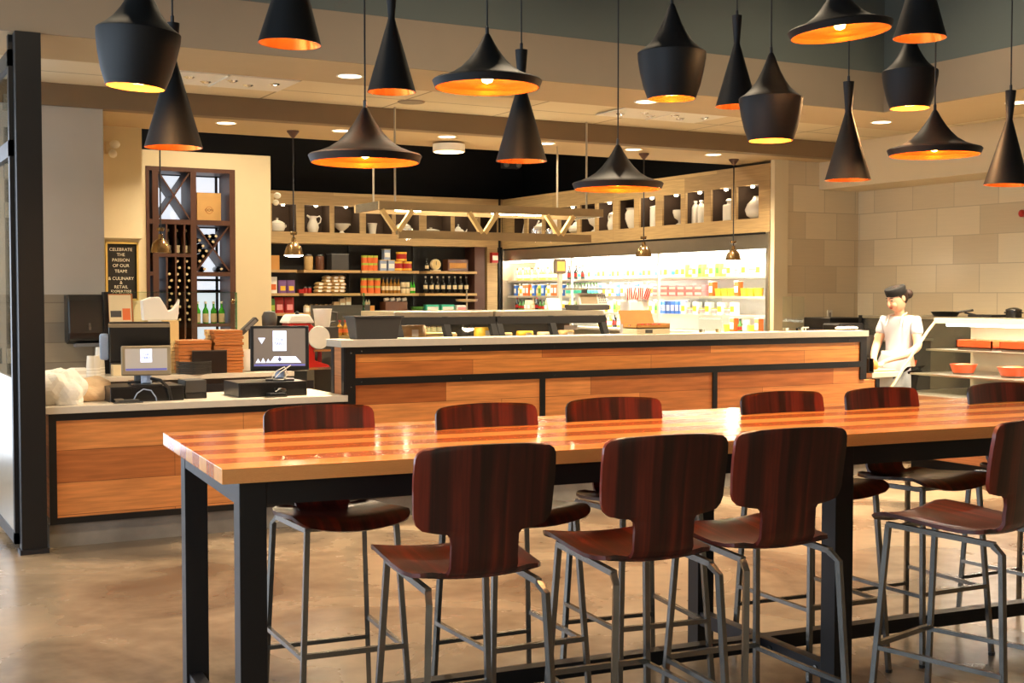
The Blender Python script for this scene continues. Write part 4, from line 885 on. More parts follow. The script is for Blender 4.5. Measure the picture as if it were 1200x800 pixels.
copy_tree(k, 'standing wine bottle, middle of three above the slots', (X_(211.5), YWN+.15, z298+.02)); copy_tree(k, 'standing wine bottle, right of three above the slots', (X_(222), YWN+.15, z298+.02))
k = bott('x', 0, 0, 0, .27, .038, 'bottle_green', 'green bottles with pale labels', capm='paper', name='sparkling_water_bottle', lz=(.05, .45)); row(k, 4, X_(235), X_(263.5), YWN+.15, z378, 'green bottle with pale label, %s from left at the rack foot')
# lying bottles, neck towards the room
lie = thing('lying_wine_bottle', 'x', 'bottle', (0, 0, -9), rot=(pi/2, 0, 0), group='lying wine bottles')
M().lathe(bottle_prof(.3, .036), seg=14).build('body', 'bottle_dark', lie, True); M().lathe([(.0155, .285), (.0165, .30), (.001, .303)], seg=12).build('capsule', 'label_cream', lie, True)
lused = [0]
def laybot(x, z, lb):
    loc = (x, YWN+.32, z)
    if not lused[0]: lie.location = loc; lie['label'] = lb; lused[0] = 1
    else:
        o = copy_tree(lie, lb, loc); o.rotation_euler = (pi/2, 0, 0)
for cx, py0, nm in ((200.5, 321, 'left'), (210, 306, 'middle'), (221, 306, 'right')):
    i = 0; py = py0
    while py < 378:
        laybot(X_(cx)+(.012 if i % 2 else -.012), zz(cx, py), 'lying wine bottle in the %s slot, %s from top' % (nm, ordw(i))); py += 7.6; i += 1
for i, (px, py) in enumerate(((235, 281.5), (239, 288), (235, 293.5), (243, 294), (239, 300), (235, 306), (247, 277), (254.5, 276.5), (251, 283), (241, 315), (260.5, 315))):
    laybot(X_(px), zz(px, py), 'lying wine bottle in the X cubby, %s from its upper left' % ordw(i))

# ================================================================== DELI CASES behind the servery counter
def deli(px0, px1, lab):
    Yd = 9.9; x0, x1 = at(px0, 368, Y=Yd).x, at(px1, 368, Y=Yd).x; W = x1-x0; zt_ = 1.455
    t = thing('deli_case', 'steel topped deli case with black framed sloping glass, '+lab, 'display case', (x0, Yd, 0), group='deli cases behind the servery')
    M().box(0, W, 0, .75, zt_-.05, zt_).build('top', 'stainless', t, bevel=.004)
    M().box(0, W, .05, .75, 0, .95).build('base', 'stainless', t)
    M().box(.03, W-.03, .55, .75, .95, zt_-.05).build('rear_panel', 'charcoal_plastic', t)
    f = M()
    for x in (.02, W*.5, W-.02): f.tube([(x, .02, zt_-.06), (x, -.22, .97)], .028, square=True)
    f.box(0, W, -.04, .03, zt_-.115, zt_-.05).box(0, W, -.25, -.21, .95, .99); f.build('frame', 'black_paint', t)
    for a, b in ((.04, W*.5-.02), (W*.5+.02, W-.04)):
        m = M(); v = [m.b.verts.new(p) for p in ((a, .01, zt_-.09), (b, .01, zt_-.09), (b, -.215, .98), (a, -.215, .98))]; m.b.faces.new(v)
        o = m.build('glass_pane', 'clear_glass', t)
    M().box(0, W, -.25, .55, .90, .95).build('deck', 'dark_steel', t)
    M().box(.03, W-.03, .1, .5, 1.2, 1.215).build('glass_shelf', 'clear_glass', t)
    l = area('deli_lamp', (W/2, .15, zt_-.11), (0, 0, 0), W-.2, .06, 4.5, WARM); l.parent = t
    return t, x0, x1, Yd
t1, a0, a1, Yd = deli(462, 578, 'left one'); t2, b0, b1, Yd = deli(580.5, 707, 'right one')
def cheese(x, y, z, r, h, lb, mat='pale_wood'):
    t = thing('cheese_wheel', lb, 'cheese', (x, y, z), group='cheeses in the deli cases'); M().lathe([(r*.95, 0), (r, h*.3), (r, h*.7), (r*.94, h)], seg=24).build('rind', mat, t, True); M().box(-.03, .03, -r*1.0, -r*.97, h*.2, h*.7).build('label_panel', 'paper', t)
cheese(at(475, 385, Y=Yd+.25).x, Yd+.2, 1.216, .16, .12, 'tall cheese wheel in the left deli case beside the bin', 'shelf_wood')
cheese(at(510, 388, Y=Yd+.25).x, Yd+.2, 1.216, .17, .05, 'flat pale cheese wheel in the middle of the left case'); cheese(at(567, 386, Y=Yd+.25).x, Yd+.25, 1.216, .09, .09, 'yellow cheese near the right end of the left case', 'yellow')
for i in range(4): cheese(b0+.2+i*.22, Yd+.22, 1.216, .08, .04+.012*(i % 2), 'small cheese in the right deli case, %s from left' % ordw(i), ('pale_wood', 'yellow', 'label_cream', 'shelf_wood')[i])
for i in range(5):
    t = round_item('deli_jar', 'small clear jar at the back of the left deli case, %s from left' % ordw(i), 'jar', at(488+i*7, 380, Y=Yd+.4).x, Yd+.43, 1.216, [(.03, 0), (.03, .09)], 'bottle_clear', 'clear jars in the left deli case', [(.03, .09), (.03, .1)], 'chrome', seg=12)
t = thing('price_card', 'white price card inside the right deli case', 'sign', (at(667, 384, Y=Yd+.05).x, Yd+.0, 1.30)); M().box(-.07, .07, .02, .024, -.02, .02).build('card', 'paper', t); M().box(-.07, .07, .024, .05, -.022, -.02).build('clip', 'chrome', t)
# deli scale with tall display
zt_ = 1.455
c = at(686, 362, Y=Yd+.3)
t = thing('deli_scale', 'grey deli scale with keypad, sitting on the right deli case', 'scale', (c.x, Yd+.3, zt_)); M().box(-.15, .2, -.12, .14, 0, .05).build('base', 'charcoal_plastic', t, bevel=.01)
m = Matrix.Translation((.02, -.1, .04)) @ Matrix.Rotation(radians(-22), 4, 'X'); M().box(-.14, .17, 0, .05, 0, .13, m).build('console', 'cream_plastic', t, bevel=.006); M().box(-.12, .06, -.003, 0, .02, .11, m).build('display', 'taupe_plastic', t)
kp = M(); [kp.box(.08+i*.022, .094+i*.022, -.004, 0, .025+j*.022, .04+j*.022, m) for i in range(4) for j in range(4)]; kp.build('keypad', 'grey_plastic', t); M().box(-.17, .2, -.13, .15, .19, .205).build('weighing_tray', 'stainless', t); M().tube([(.02, .05, .05), (.02, .05, .19)], .03).build('neck', 'grey_plastic', t)
c = at(651, 362, Y=Yd+.25); t = thing('paper_stack', 'white sheet leaning beside the deli scale', 'paper', (c.x, Yd+.25, zt_)); M().box(-.07, .07, 0, .01, 0, .12, Matrix.Rotation(radians(-20), 4, 'X')).build('sheet', 'paper', t)
c = at(659, 345, Y=Yd+.4); t = thing('price_display', 'grey square customer display with amber screen on a tall pole', 'display', (c.x, Yd+.45, zt_)); zz1 = at(659, 312, Y=Yd+.45).z-zt_
M().box(-.06, .06, -.04, .04, 0, .02).build('foot', 'grey_plastic', t); M().box(-.02, .02, -.015, .015, .02, zz1-.05).build('pole', 'cream_plastic', t)
M().box(-.06, .06, -.025, .025, zz1-.07, zz1+.07).build('housing', 'taupe', t, bevel=.012); M().box(-.042, .042, -.028, -.025, zz1-.045, zz1+.045).build('screen', 'screen_scale', t)

# ================================================================== ON THE SERVERY COUNTER
ZC = 1.282
def quadbin(px0, px1, pxt0, pxt1): pass
c0, c1 = at(412, 398, Y=8.5).x, at(463, 398, Y=8.5).x
t = thing('utility_bin', 'dark grey tapered plastic bin on the left end of the servery counter', 'bin', ((c0+c1)/2, 8.5, ZC)); wB = (c1-c0)
def frustum(m, w0, d0, w1, d1, z0, z1):
    v = [m.b.verts.new((sx*w/2, sy*d/2, z)) for w, d, z in ((w0, d0, z0), (w1, d1, z1)) for sx, sy in ((-1,-1),(1,-1),(1,1),(-1,1))]
    for f in ((0,3,2,1),(4,5,6,7),(0,1,5,4),(1,2,6,5),(2,3,7,6),(3,0,4,7)): m.b.faces.new([v[i] for i in f])
    return m
frustum(M(), wB*.92, .15, wB*1.08, .2, 0, .155).build('bin_body', 'charcoal_plastic', t, bevel=.006)
frustum(M(), wB*1.14, .22, wB*1.14, .22, .155, .165).build('rim', 'charcoal_plastic', t)
# opened cardboard display box with candy sticks
cx = at(757, 380, Y=8.9).x
t = thing('display_riser', 'pale printed box under the open carton on the counter', 'box', (at(757, 388, Y=8.52).x, 8.5, ZC)); M().box(-.17, .15, -.1, .1, 0, .045).build('body', 'label_cream', t); M().box(-.09, -.02, -.102, -.1, .01, .036).build('print_patch', 'charcoal_plastic', t)
t = thing('open_carton', 'open orange brown cardboard carton with lid folded back', 'box', (at(757, 384, Y=8.52).x, 8.5, ZC+.046))
m = M(); m.box(-.17, .15, -.1, .1, 0, .008).box(-.17, .15, -.1, -.095, 0, .03).box(-.17, -.165, -.1, .1, 0, .04).box(.145, .15, -.1, .1, 0, .04).box(-.17, .15, .095, .1, 0, .04); m.build('tray', 'cardboard', t)
M().box(-.19, .13, 0, .005, 0, .12, Matrix.Translation((0, .09, .035)) @ Matrix.Rotation(radians(-25), 4, 'X')).build('lid', 'board_wood', t)
k = thing('wrapped_candy', 'x', 'candy', (0, 0, 0), group='candies in the open carton'); M().ball((0, 0, .015), .016, 8, (1.2, 1, .9)).build('wrapper', 'red', k, True); M().box(-.03, .03, -.002, .002, .012, .018).build('twist_ends', 'paper', k)
row(k, 6, at(740, 384, Y=8.5).x, at(772, 384, Y=8.5).x, 8.5, ZC+.055, 'wrapped candy lying in the open carton, %s from left')
cx = at(743, 350, Y=9.3).x
t = thing('candy_stand', 'white stand holding striped candy bags behind the open carton', 'stand', (cx, 9.3, 0)); zc0 = at(743, 352, Y=9.3).z; M().box(-.1, .1, -.08, .08, 0, zc0).build('pedestal', 'white_paint', t, bevel=.01)
k = thing('striped_candy_bag', 'x', 'bag', (0, 0, 0), group='striped candy bags'); m = M(); m.prism([(-.03, 0), (.03, 0), (.04, .09), (.02, .12), (-.02, .12), (-.04, .08)], .03, Matrix.Rotation(pi/2, 4, 'X')); m.build('bag_body', 'paper', k, bevel=.006)
for q in range(3): M().tube([(-.03+.02*q, -.032, .01), (-.015+.02*q, -.032, .11)], .005).build('stripe', 'red', k)
for i, (dx, r) in enumerate(((-.075, -12), (-.03, 4), (.015, -4), (.06, 14))):
    lb = 'red and white striped candy bag, %s from left' % ordw(i); o = k if i == 0 else copy_tree(k); o.location = (cx+dx, 9.27-.012*i, zc0+.002); o.rotation_euler = (0, radians(r), 0); o['label'] = lb
# sneeze guard panes at right end
for px, lb in ((925, 'upright glass guard at the right end of the servery counter'), (828, 'upright glass guard in front of the cooler, right of the open carton')):
    c = at(px, 388, Y=8.55); t = thing('glass_guard', lb, 'glass panel', (c.x, 8.5, ZC)); M().box(-.12, .12, -.004, .004, .02, .30).build('glass_pane', 'clear_glass', t, bevel=.01); M().box(-.1, -.07, -.02, .02, 0, .03).box(.07, .1, -.02, .02, 0, .03).build('foot_clamp', 'chrome', t)
c = at(990, 389, Y=8.5); t = thing('folded_towel', 'folded white towel on the right end of the servery counter', 'towel', (c.x, 8.5, ZC)); m = M(); [m.ball((-.06+.04*i, .01*(i % 2), .018), .03, 10, (1.2, 1.6, .6)) for i in range(5)]; m.build('cloth', 'paper', t, True)
c = at(988, 384, Y=9.4); t = thing('receipt_printer', 'low black printer behind the folded towel', 'printer', (c.x, 9.4, 0)); M().box(-.22, .22, -.2, .2, 0, 1.2).build('stand', 'charcoal_plastic', t); M().box(-.16, .16, -.12, .12, 1.2, 1.32).build('body', 'black_plastic', t, bevel=.015); M().box(-.13, .13, -.125, -.12, 1.24, 1.26).build('paper_slot', 'grey_plastic', t)
c = at(944, 387, Y=8.5); t = thing('tap_fitting', 'small white faucet like fitting on the servery counter', 'fitting', (c.x, 8.5, ZC)); M().tube([(0, 0, 0), (0, 0, .03)], .006).tube([(-.035, 0, .03), (.035, 0, .03)], .006).build('body', 'white_paint', t)
c = at(972, 369, Y=YW); t = thing('wall_socket', 'small white wall socket on the tiled far wall', 'socket', (c.x, YW, c.z)); M().box(-.04, .04, -.01, 0, -.06, .06).build('plate', 'white_paint', t); M().box(-.012, .012, -.012, -.01, -.03, .03).build('insert', 'grey_plastic', t)
# plates stand behind right end etc: black stove block near tiled wall
c = at(980, 376, Y=11.45); t = thing('steel_range', 'steel appliance against the far tiled wall', 'appliance', (c.x-.08, 11.45, 0)); M().box(-.28, .40, -.3, .3, 0, 1.2).build('body', 'dark_steel', t); M().box(-.25, .3, -.25, .2, 1.2, 1.33).build('top_unit', 'black_plastic', t, bevel=.01)

# ================================================================== CHECKOUT COUNTER THINGS
ZL = .895
def pos_terminal(px, py, W, H, label, loc, rz, tilt, bez, scr, logo, group=None):
    """loc = base centre on counter; screen faces -y local"""
    t = thing('point_of_sale_screen', label, 'screen', loc, rz)
    M().box(-.1, .1, -.08, .08, 0, .012).build('foot_plate', 'black_plastic', t, bevel=.004)
    M().tube([(0, .03, .01), (0, .045, .06), (0, .03, .1)], .035, 8).build('neck', 'blue_grey_plastic' if 'left' not in label else 'black_plastic', t, True)
    m = Matrix.Translation((0, -.01, .07)) @ Matrix.Rotation(radians(tilt), 4, 'X')
    M().box(-W/2, W/2, 0, .03, 0, H, m).build('housing', bez, t, bevel=.008)
    M().box(-W/2+.025, W/2-.025, -.0012, 0, .03, H-.022, m).build('display', scr, t)
    mm = m @ Matrix.Translation((logo*.0, -.0026, H*.62)) @ Matrix.Rotation(pi/2, 4, 'X')
    lc = M().box(-W*.115, W*.115, -.0024, -.0014, H*.43, H*.88, m).build('logo_card', 'screen_logo', t)
    text_mesh('logo_text', 'THE\nTABLE', W*.07, 'logo_ink', lc, m @ Matrix.Translation((0, -.003, H*.63)) @ Matrix.Rotation(pi/2, 4, 'X'))
    M().box(-W/2+.028, W/2-.028, -.0022, -.0012, .032, .045, m).build('task_bar', 'screen_blue', t)
    return t, m
# right terminal
c = at(325, 447, Y=8.66)
# cash drawers first
dr = thing('cash_drawer', 'wide flat black cash drawer under the right till', 'drawer', (at(318, 460, Y=8.62).x, 8.66, ZL)); M().box(-.27, .22, -.16, .2, 0, .1).build('body', 'black_plastic', dr, bevel=.004); M().box(-.26, .21, -.163, -.16, .012, .088).build('front', 'black_steel', dr); M().box(-.02, .02, -.166, -.163, .04, .06).build('lock', 'chrome', dr)
t, m = pos_terminal(0, 0, .41, .325, 'black touch screen till with white triangles on its picture', (at(328, 445, Y=8.66).x, 8.66, ZL+.1), radians(-18), -14, 'black_plastic', 'screen_glow', 0)
tri = M()
for x0, w_, z0_, h_ in ((-.15, .035, .055, .03), (-.115, .035, .055, .035), (-.08, .03, .055, .03)): tri.prism([(x0-w_/2, z0_), (x0+w_/2, z0_), (x0, z0_+h_)], .001, m @ Matrix.Translation((0, -.0015, 0)) @ Matrix.Rotation(pi/2, 4, 'X'))
tri.prism([(-.07, .055), (.15, .055), (.11, .1), (-.04, .1)], .001, m @ Matrix.Translation((0, -.0015, 0)) @ Matrix.Rotation(pi/2, 4, 'X')); tri.prism([(-.15, .235), (-.1, .235), (-.125, .19)], .001, m @ Matrix.Translation((0, -.0015, 0)) @ Matrix.Rotation(pi/2, 4, 'X'))
tri.build('picture_triangles', 'screen_logo', t); M().prism([(.0, .08), (.015, .1), (.0, .12), (-.015, .1)], .001, m @ Matrix.Translation((0, -.003, -.02)) @ Matrix.Rotation(pi/2, 4, 'X')).build('picture_diamond', 'logo_ink', t)
t = thing('cable_loop', 'pale looped cable hanging below the right till screen', 'cable', (at(328, 442, Y=8.56).x, 8.56, ZL+.1)); M().tube([(-.06, 0, .02), (-.03, -.01, .07), (.03, -.01, .1), (.06, 0, .05), (.02, -.01, .01), (-.05, -.01, .012), (.0, 0, .06), (.08, 0, .11)], .004).build('wire', 'cream_plastic', t, True)
t = thing('card_reader', 'small black card reader in front of the right till', 'card reader', (at(323, 466, Y=8.42).x, 8.43, ZL)); M().box(-.09, .07, -.05, .05, 0, .012).build('base', 'chrome', t); M().box(-.05, .07, -.04, .05, .012, .03).build('body', 'black_plastic', t, bevel=.006); M().tube([(.0, .0, .03), (.05, .03, .05), (.09, .05, .04)], .012).build('swipe_arm', 'black_plastic', t)
# left terminal pair
dr = thing('cash_drawer', 'black cash drawer under the left till', 'drawer', (at(170, 458, Y=8.62).x, 8.68, ZL)); M().box(-.25, .23, -.18, .2, 0, .1).build('body', 'black_plastic', dr, bevel=.004); M().box(-.24, .22, -.183, -.18, .012, .088).build('front', 'black_steel', dr)
t, m = pos_terminal(0, 0, .32, .2, 'small taupe framed customer screen with a bright logo card', (at(171, 450, Y=8.6).x, 8.58, ZL+.1), radians(-10), -12, 'taupe_plastic', 'screen_grey', 0)
t = thing('till_terminal', 'larger till seen from behind the small customer screen', 'screen', (at(165, 440, Y=8.76).x, 8.78, ZL+.1), radians(-14)); M().box(-.08, .08, -.05, .08, 0, .02).build('foot_plate', 'black_plastic', t); M().tube([(0, 0, .02), (0, .02, .2)], .04).build('neck', 'charcoal_plastic', t)
mm = Matrix.Translation((0, 0, .14)) @ Matrix.Rotation(radians(12), 4, 'X'); M().box(-.2, .2, 0, .05, 0, .28, mm).build('housing', 'black_plastic', t, bevel=.012); M().box(-.2, .2, -.004, 0, .25, .275, mm).build('top_edge', 'taupe_plastic', t); M().box(-.26, -.2, .0, .05, .02, .2, mm).build('card_swipe', 'blue_grey_plastic', t, bevel=.015)
t = thing('docket_printer', 'stacked black printer boxes right of the left till', 'printer', (at(226, 458, Y=8.66).x, 8.68, ZL)); M().box(-.075, .075, -.1, .1, 0, .04).build('base', 'black_plastic', t, bevel=.003); M().box(-.072, .072, -.1, .1, .042, .125).build('body', 'charcoal_plastic', t, bevel=.004)
t = thing('signature_pad', 'flat metallic signature pad lying before the left till', 'pad', (at(148, 466, Y=8.42).x, 8.43, ZL)); M().box(-.09, .1, -.05, .05, 0, .01).build('base', 'chrome', t, bevel=.003); M().box(-.06, .08, -.04, .045, .01, .022).build('screen', 'charcoal_plastic', t); M().box(-.07, -.02, -.03, .03, .022, .03).build('pen_rest', 'stainless', t)
for nm, lb, pts, mt in (('power_cable', 'thin black cable snaking over the counter by the left till', [(98, 466), (108, 469), (118, 462), (125, 456), (136, 462)], 'cable_grey'),):
    P0 = at(115, 465, Y=8.45); t = thing(nm, lb, 'cable', (P0.x, 8.45, ZL+.004)); M().tube([(at(x, y, Z=ZL).x-P0.x, at(x, y, Z=ZL).y-8.45, 0) for x, y in pts], .0035).build('wire', mt, t, True)
P0 = at(168, 455, Y=8.46); t = thing('cable_arch', 'grey cable arching over the front of the left cash drawer', 'cable', (P0.x, 8.46, ZL)); M().tube([(-.07, 0, .005), (-.04, 0, .06), (0, 0, .085), (.05, 0, .075), (.08, 0, .03), (.085, 0, .005)], .004).build('wire', 'blue_grey_plastic', t, True)
P0 = at(188, 445, Y=8.47); t = thing('thick_cable', 'thick black cable curling down from the left till', 'cable', (P0.x, 8.47, ZL)); M().tube([(-.05, .05, .15), (0, 0, .14), (.05, -.01, .09), (.07, 0, .006)], .011).build('wire', 'black_plastic', t, True)
# crumpled bags at left end
def crumple(name, lab, cat, loc, s, mat, seed, folds=2.6):
    rnd = random.Random(seed); b = bmesh.new(); bmesh.ops.create_icosphere(b, subdivisions=4, radius=1)
    offs = [Vector((rnd.uniform(-1, 1), rnd.uniform(-1, 1), rnd.uniform(-1, 1))).normalized() for _ in range(16)]
    for v in b.verts:
        d = v.co.normalized(); h = max(d.dot(o) for o in offs); r = .72+.42*max(0, h)**4+.05*sin(d.x*11+seed)*cos(d.y*9)
        v.co = Vector((d.x*s[0]*r, d.y*s[1]*r, max(-s[2]*.5, d.z*s[2]*r)))
    m = M(); m.b.free(); m.b = b; t = thing(name, lab, cat, (loc[0], loc[1], loc[2]+s[2]*.5)); m.build('bag_body', mat, t)
    return t
c = at(68, 468, Y=8.6); crumple('crumpled_bag', 'crumpled white paper bag at the left end of the checkout counter', 'bag', (c.x, 8.55, ZL), (.16, .14, .15), 'paper', 3)
c = at(99, 468, Y=8.7); crumple('crumpled_bag', 'crumpled cream bag right of the white one, beside the till', 'bag', (c.x, 8.78, ZL), (.19, .12, .11), 'bag_tan', 9)

# ================================================================== BACK COUNTER THINGS
ZB = .925; YB = 10.95
def bxp(px, Y=YB): return at(px, 430, Y=Y).x
s2 = depth(at(230, 430, Y=YB))/FPX
# trays of wood
def stack(n, px, wpx, y, h0, lab, seed):
    rnd = random.Random(seed); w_ = wpx*s2; hh = h0/n
    k = None
    for i in range(n):
        lb = 'flat wooden serving board, %s from the bottom of the %s' % (ordw(i), lab); loc = (bxp(px, y)+rnd.uniform(-.006, .006), y+rnd.uniform(-.006, .006), ZB+i*hh)
        if k is None:
            k = thing('serving_board', lb, 'board', loc, group='stacked wooden serving boards'); M().box(-w_/2, w_/2, -.16, .16, 0, hh-.002).build('board_body', 'board_wood', k, bevel=.003); M().box(-w_/2-.035, -w_/2, -.03, .03, .002, hh-.004).build('handle', 'pale_wood', k)
        else: copy_tree(k, lb, loc)
stack(14, 262.5, 34, YB, .37, 'tall right stack', 1); stack(9, 223, 38, YB+.02, .285, 'lower left stack', 2)
t = None
for i in range(7):
    lb = 'round black plate, %s from the bottom of its stack' % ordw(i); loc = (bxp(228, 10.81), 10.83, ZB+.0005+i*.0155)
    if t is None:
        t = thing('black_plate', lb, 'plate', loc, group='stacked round black plates'); M().lathe([(.12, 0), (.148, .004), (.15, .014), (.14, .014), (.11, .006)], seg=32).build('plate_body', 'charcoal_plastic', t, True)
    else: copy_tree(t, lb, loc)
for i, (h, px, yy) in enumerate(((.15, 233, 11.13),)):
    t = thing('black_tray', 'square black tray standing on edge behind the round plates', 'tray', (bxp(px, yy), YB-.17, ZB)); M().box(-.15, .15, -.008, .004, 0, .20).build('tray_body', 'black_plastic', t, bevel=.004); M().box(-.15, .15, -.012, -.008, .19, .2).build('lip', 'charcoal_plastic', t)
t = thing('mixing_bowl', 'large plain white bowl between the boards and the right till', 'bowl', (bxp(290, YB), YB-.02, ZB)); M().lathe([(.06, 0), (.09, .01), (.115, .08), (.12, .19), (.112, .19), (.1, .08), (.05, .02)], seg=32).build('bowl_body', 'ceramic', t, True)
for i, (px, n_) in enumerate(((104, 1), (109, 1), (117.5, 1))):
    h = (.17, .17, .235)[i]; t = thing('cup_stack', 'sleeve of nested clear plastic cups, %s of three' % ORD[i], 'cups', (bxp(px), YB-(.1 if i < 2 else -.02), ZB), group='nested plastic cups'); M().lathe([(.043, 0), (.032, h)], seg=20).build('cup_sleeve', 'cream_plastic', t, True)
    for q in range(3): M().lathe([(.0445-q*.002, .012+q*.025), (.0445-q*.002, .018+q*.025)], seg=20, cap=False).build('cup_rim', 'paper', t, True)
t = thing('white_carton', 'small white carton left of the plastic cups', 'box', (bxp(91), YB-.05, ZB)); M().box(-.06, .06, -.06, .06, 0, .07).build('body', 'paper', t, bevel=.004); M().box(-.05, .05, -.062, -.06, .02, .05).build('label_panel', 'cream_plastic', t)
t = thing('tea_box', 'cream box with a red logo patch beside the left till', 'box', (bxp(137), YB-.1, ZB)); M().box(-.06, .06, -.05, .05, 0, .09).build('body', 'label_cream', t, bevel=.003); M().box(.01, .05, -.052, -.05, .02, .06).build('logo_patch', 'red', t)
# sneeze glass above
gx0, gx1 = at(122, 342, Y=11.3).x, at(275, 342, Y=11.3).x
t = thing('glass_screen', 'long frameless glass screen in front of the wine rack and chalkboard', 'glass panel', (gx0, 11.28, ZB)); zt2 = at(200, 342.5, Y=11.28).z-ZB
M().box(0, gx1-gx0, 0, .008, .03, zt2).build('glass_pane', 'clear_glass', t); M().box(0, gx1-gx0, -.001, .009, zt2, zt2+.004).box(gx1-gx0, gx1-gx0+.012, -.012, .02, .03, zt2).build('polished_edge', 'green_glass', t)
M().box(.1, .16, -.02, .03, 0, .05).box(gx1-gx0-.16, gx1-gx0-.1, -.02, .03, 0, .05).build('foot_clamp', 'chrome', t)
M().ball((gx1-gx0-.03, -.02, zt2-.08), .02).build('fixing_knob', 'brass', t, True)
# items on a raised ledge behind: clipboard, box with cloth, holder
YG = 11.1
def onb(px, py): return at(px, py, Y=YG)
t = thing('menu_stand', 'leaning cream menu card with an orange block on a wooden stand', 'stand', (onb(142, 370).x, YG, ZB)); hb = onb(142, 383).z-ZB; ht = onb(142, 345).z-onb(142, 383).z
M().box(-.09, .12, -.05, .07, 0, hb).build('plinth', 'charcoal_plastic', t)
mm = Matrix.Translation((0, -.03, hb)) @ Matrix.Rotation(radians(-10), 4, 'X'); M().box(-.1, .1, .004, .02, 0, ht+.01, mm).build('easel', 'board_wood', t); M().box(-.1, .085, 0, .003, 0, ht, mm).build('menu_card', 'label_cream', t); M().box(.01, .075, -.001, 0, .06, .16, mm).build('orange_block', 'orange', t); M().box(-.09, 0, -.001, 0, .085, .14, mm).build('photo_patch', 'charcoal_plastic', t); M().ball((.0, -.002, ht-.02), .006, 6).build('pin', 'black_plastic', t)
t = thing('filter_box', 'tan box holding white cloths behind the left till', 'box', (onb(192, 380).x, YG-.02, ZB)); hb = onb(192, 375).z-ZB; M().box(-.16, .1, -.1, .08, 0, hb).build('body', 'pale_wood', t, bevel=.004); M().box(-.162, -.05, -.11, -.1, hb-.1, hb).build('white_bucket', 'paper', t)
m = M(); zc_ = hb+.0
m.prism([(-.19, 0), (-.2, .17), (-.12, .2), (-.05, .2), (0, .12), (.02, .08), (.06, .09), (.1, .14), (.12, .18), (.11, .06), (.1, 0)], .09, Matrix.Translation((0, .03, zc_)) @ Matrix.Rotation(pi/2, 4, 'X')); m.build('folded_cloth', 'paper', t, bevel=.012)
# paper towel dispenser
c0, c1 = at(75, 345, Y=11.37), at(122, 405, Y=11.37)
t = thing('towel_dispenser', 'glossy black paper towel dispenser on the grey wall', 'dispenser', ((c0.x+c1.x)/2, 11.384, 0)); w2 = (c1.x-c0.x)/2; zt3, zb3 = c0.z, c1.z
m = M(); m.prism([(0, zb3+.04), (-.1, zb3+.02), (-.2, zb3+.06), (-.21, zb3+.12), (-.18, zt3-.05), (-.15, zt3), (0, zt3)], w2*2, Matrix(((0, 0, 1, -w2), (1, 0, 0, 0), (0, 1, 0, 0), (0, 0, 0, 1)))); m.build('cover', 'black_plastic', t, bevel=.015)
M().box(-w2*.6, w2*.6, -.17, -.05, zb3, zb3+.03).build('paper_slot', 'grey_plastic', t); M().box(.0, .02, -.212, -.2, (zt3+zb3)/2-.08, (zt3+zb3)/2-.02).build('lock', 'grey_steel', t)
t = thing('wall_box', 'dark flat box right of the towel dispenser', 'box', (at(125.5, 375, Y=11.2).x, 11.2, ZB)); M().box(-.035, .035, -.05, .05, 0, at(125, 342, Y=11.2).z-ZB).build('body', 'black_plastic', t); M().box(-.037, .037, -.06, -.05, .1, .2).build('clip', 'dark_steel', t)
# chalkboard
a, b = at(124, 283, Y=12.5), at(163.5, 352, Y=12.5)
t = thing('chalkboard_sign', 'chalkboard in a thin gold frame with white handwriting', 'sign', ((a.x+b.x)/2, 12.545, (a.z+b.z)/2)); W2, H2 = (b.x-a.x)/2, (a.z-b.z)/2
M().box(-W2, W2, -.012, 0, -H2, H2).build('board', 'chalkboard', t)
fr = M(); [fr.box(*q) for q in ((-W2, W2, -.03, -.012, H2-.018, H2), (-W2, W2, -.03, -.012, -H2, -H2+.018), (-W2, -W2+.018, -.03, -.012, -H2, H2), (W2-.018, W2, -.03, -.012, -H2, H2))]; fr.build('frame', 'gold_frame', t)
lines = [('CELEBRATE', .74), ('THE', .565), ('PASSION', .38), ('OF OUR', .19), ('TEAM!', 0), ('& CULINARY', -.25), ('&', -.39), ('RETAIL', -.54), ('EXPERTISE', -.70)]
for s_, f_ in lines: text_mesh('chalk_line', s_, .042, 'chalk', t, Matrix.Translation((-.01, -.0135, f_*H2)) @ Matrix.Rotation(pi/2, 4, 'X'))

# payment terminal on a pole, red machine, jug etc right of the boards
YR = 10.95
def rb(px, py, Y=YR): return at(px, py, Y=Y)
t = thing('payment_keypad', 'dark payment keypad tilted on a short pole beyond the boards', 'keypad', (rb(293, 380, YR+.25).x, YR+.25, ZB)); z_ = rb(293, 384, YR+.25).z-ZB
M().tube([(0, 0, 0), (0, 0, z_)], .015).build('pole', 'dark_steel', t); mm = Matrix.Translation((0, 0, z_)) @ Matrix.Rotation(radians(-32), 4, 'Y') ; M().box(-.1, .1, -.04, .04, 0, .045, Matrix.Translation((0, 0, z_)) @ Matrix.Rotation(radians(-42), 4, 'Y')).build('housing', 'charcoal_plastic', t, bevel=.01); M().box(-.05, .08, -.042, -.04, .01, .035, Matrix.Translation((0, 0, z_)) @ Matrix.Rotation(radians(-42), 4, 'Y')).build('screen', 'grey_plastic', t)
t = thing('coffee_grinder', 'small dark grinder behind the right till', 'grinder', (rb(326, 380).x, YR+.25, ZB)); z_ = rb(326, 388).z-ZB; M().box(-.05, .05, -.06, .06, 0, z_).build('base', 'charcoal_plastic', t); M().lathe([(.03, z_), (.065, z_+.04), (.07, z_+.13), (.05, z_+.17), (.001, z_+.18)], seg=18).build('hopper', 'charcoal_plastic', t, True)
x = rb(352, 400).x
t = thing('meat_slicer', 'red and chrome vintage slicing machine behind the right till', 'slicer', (x, YR+.05, ZB)); zt4 = rb(352, 372).z-ZB
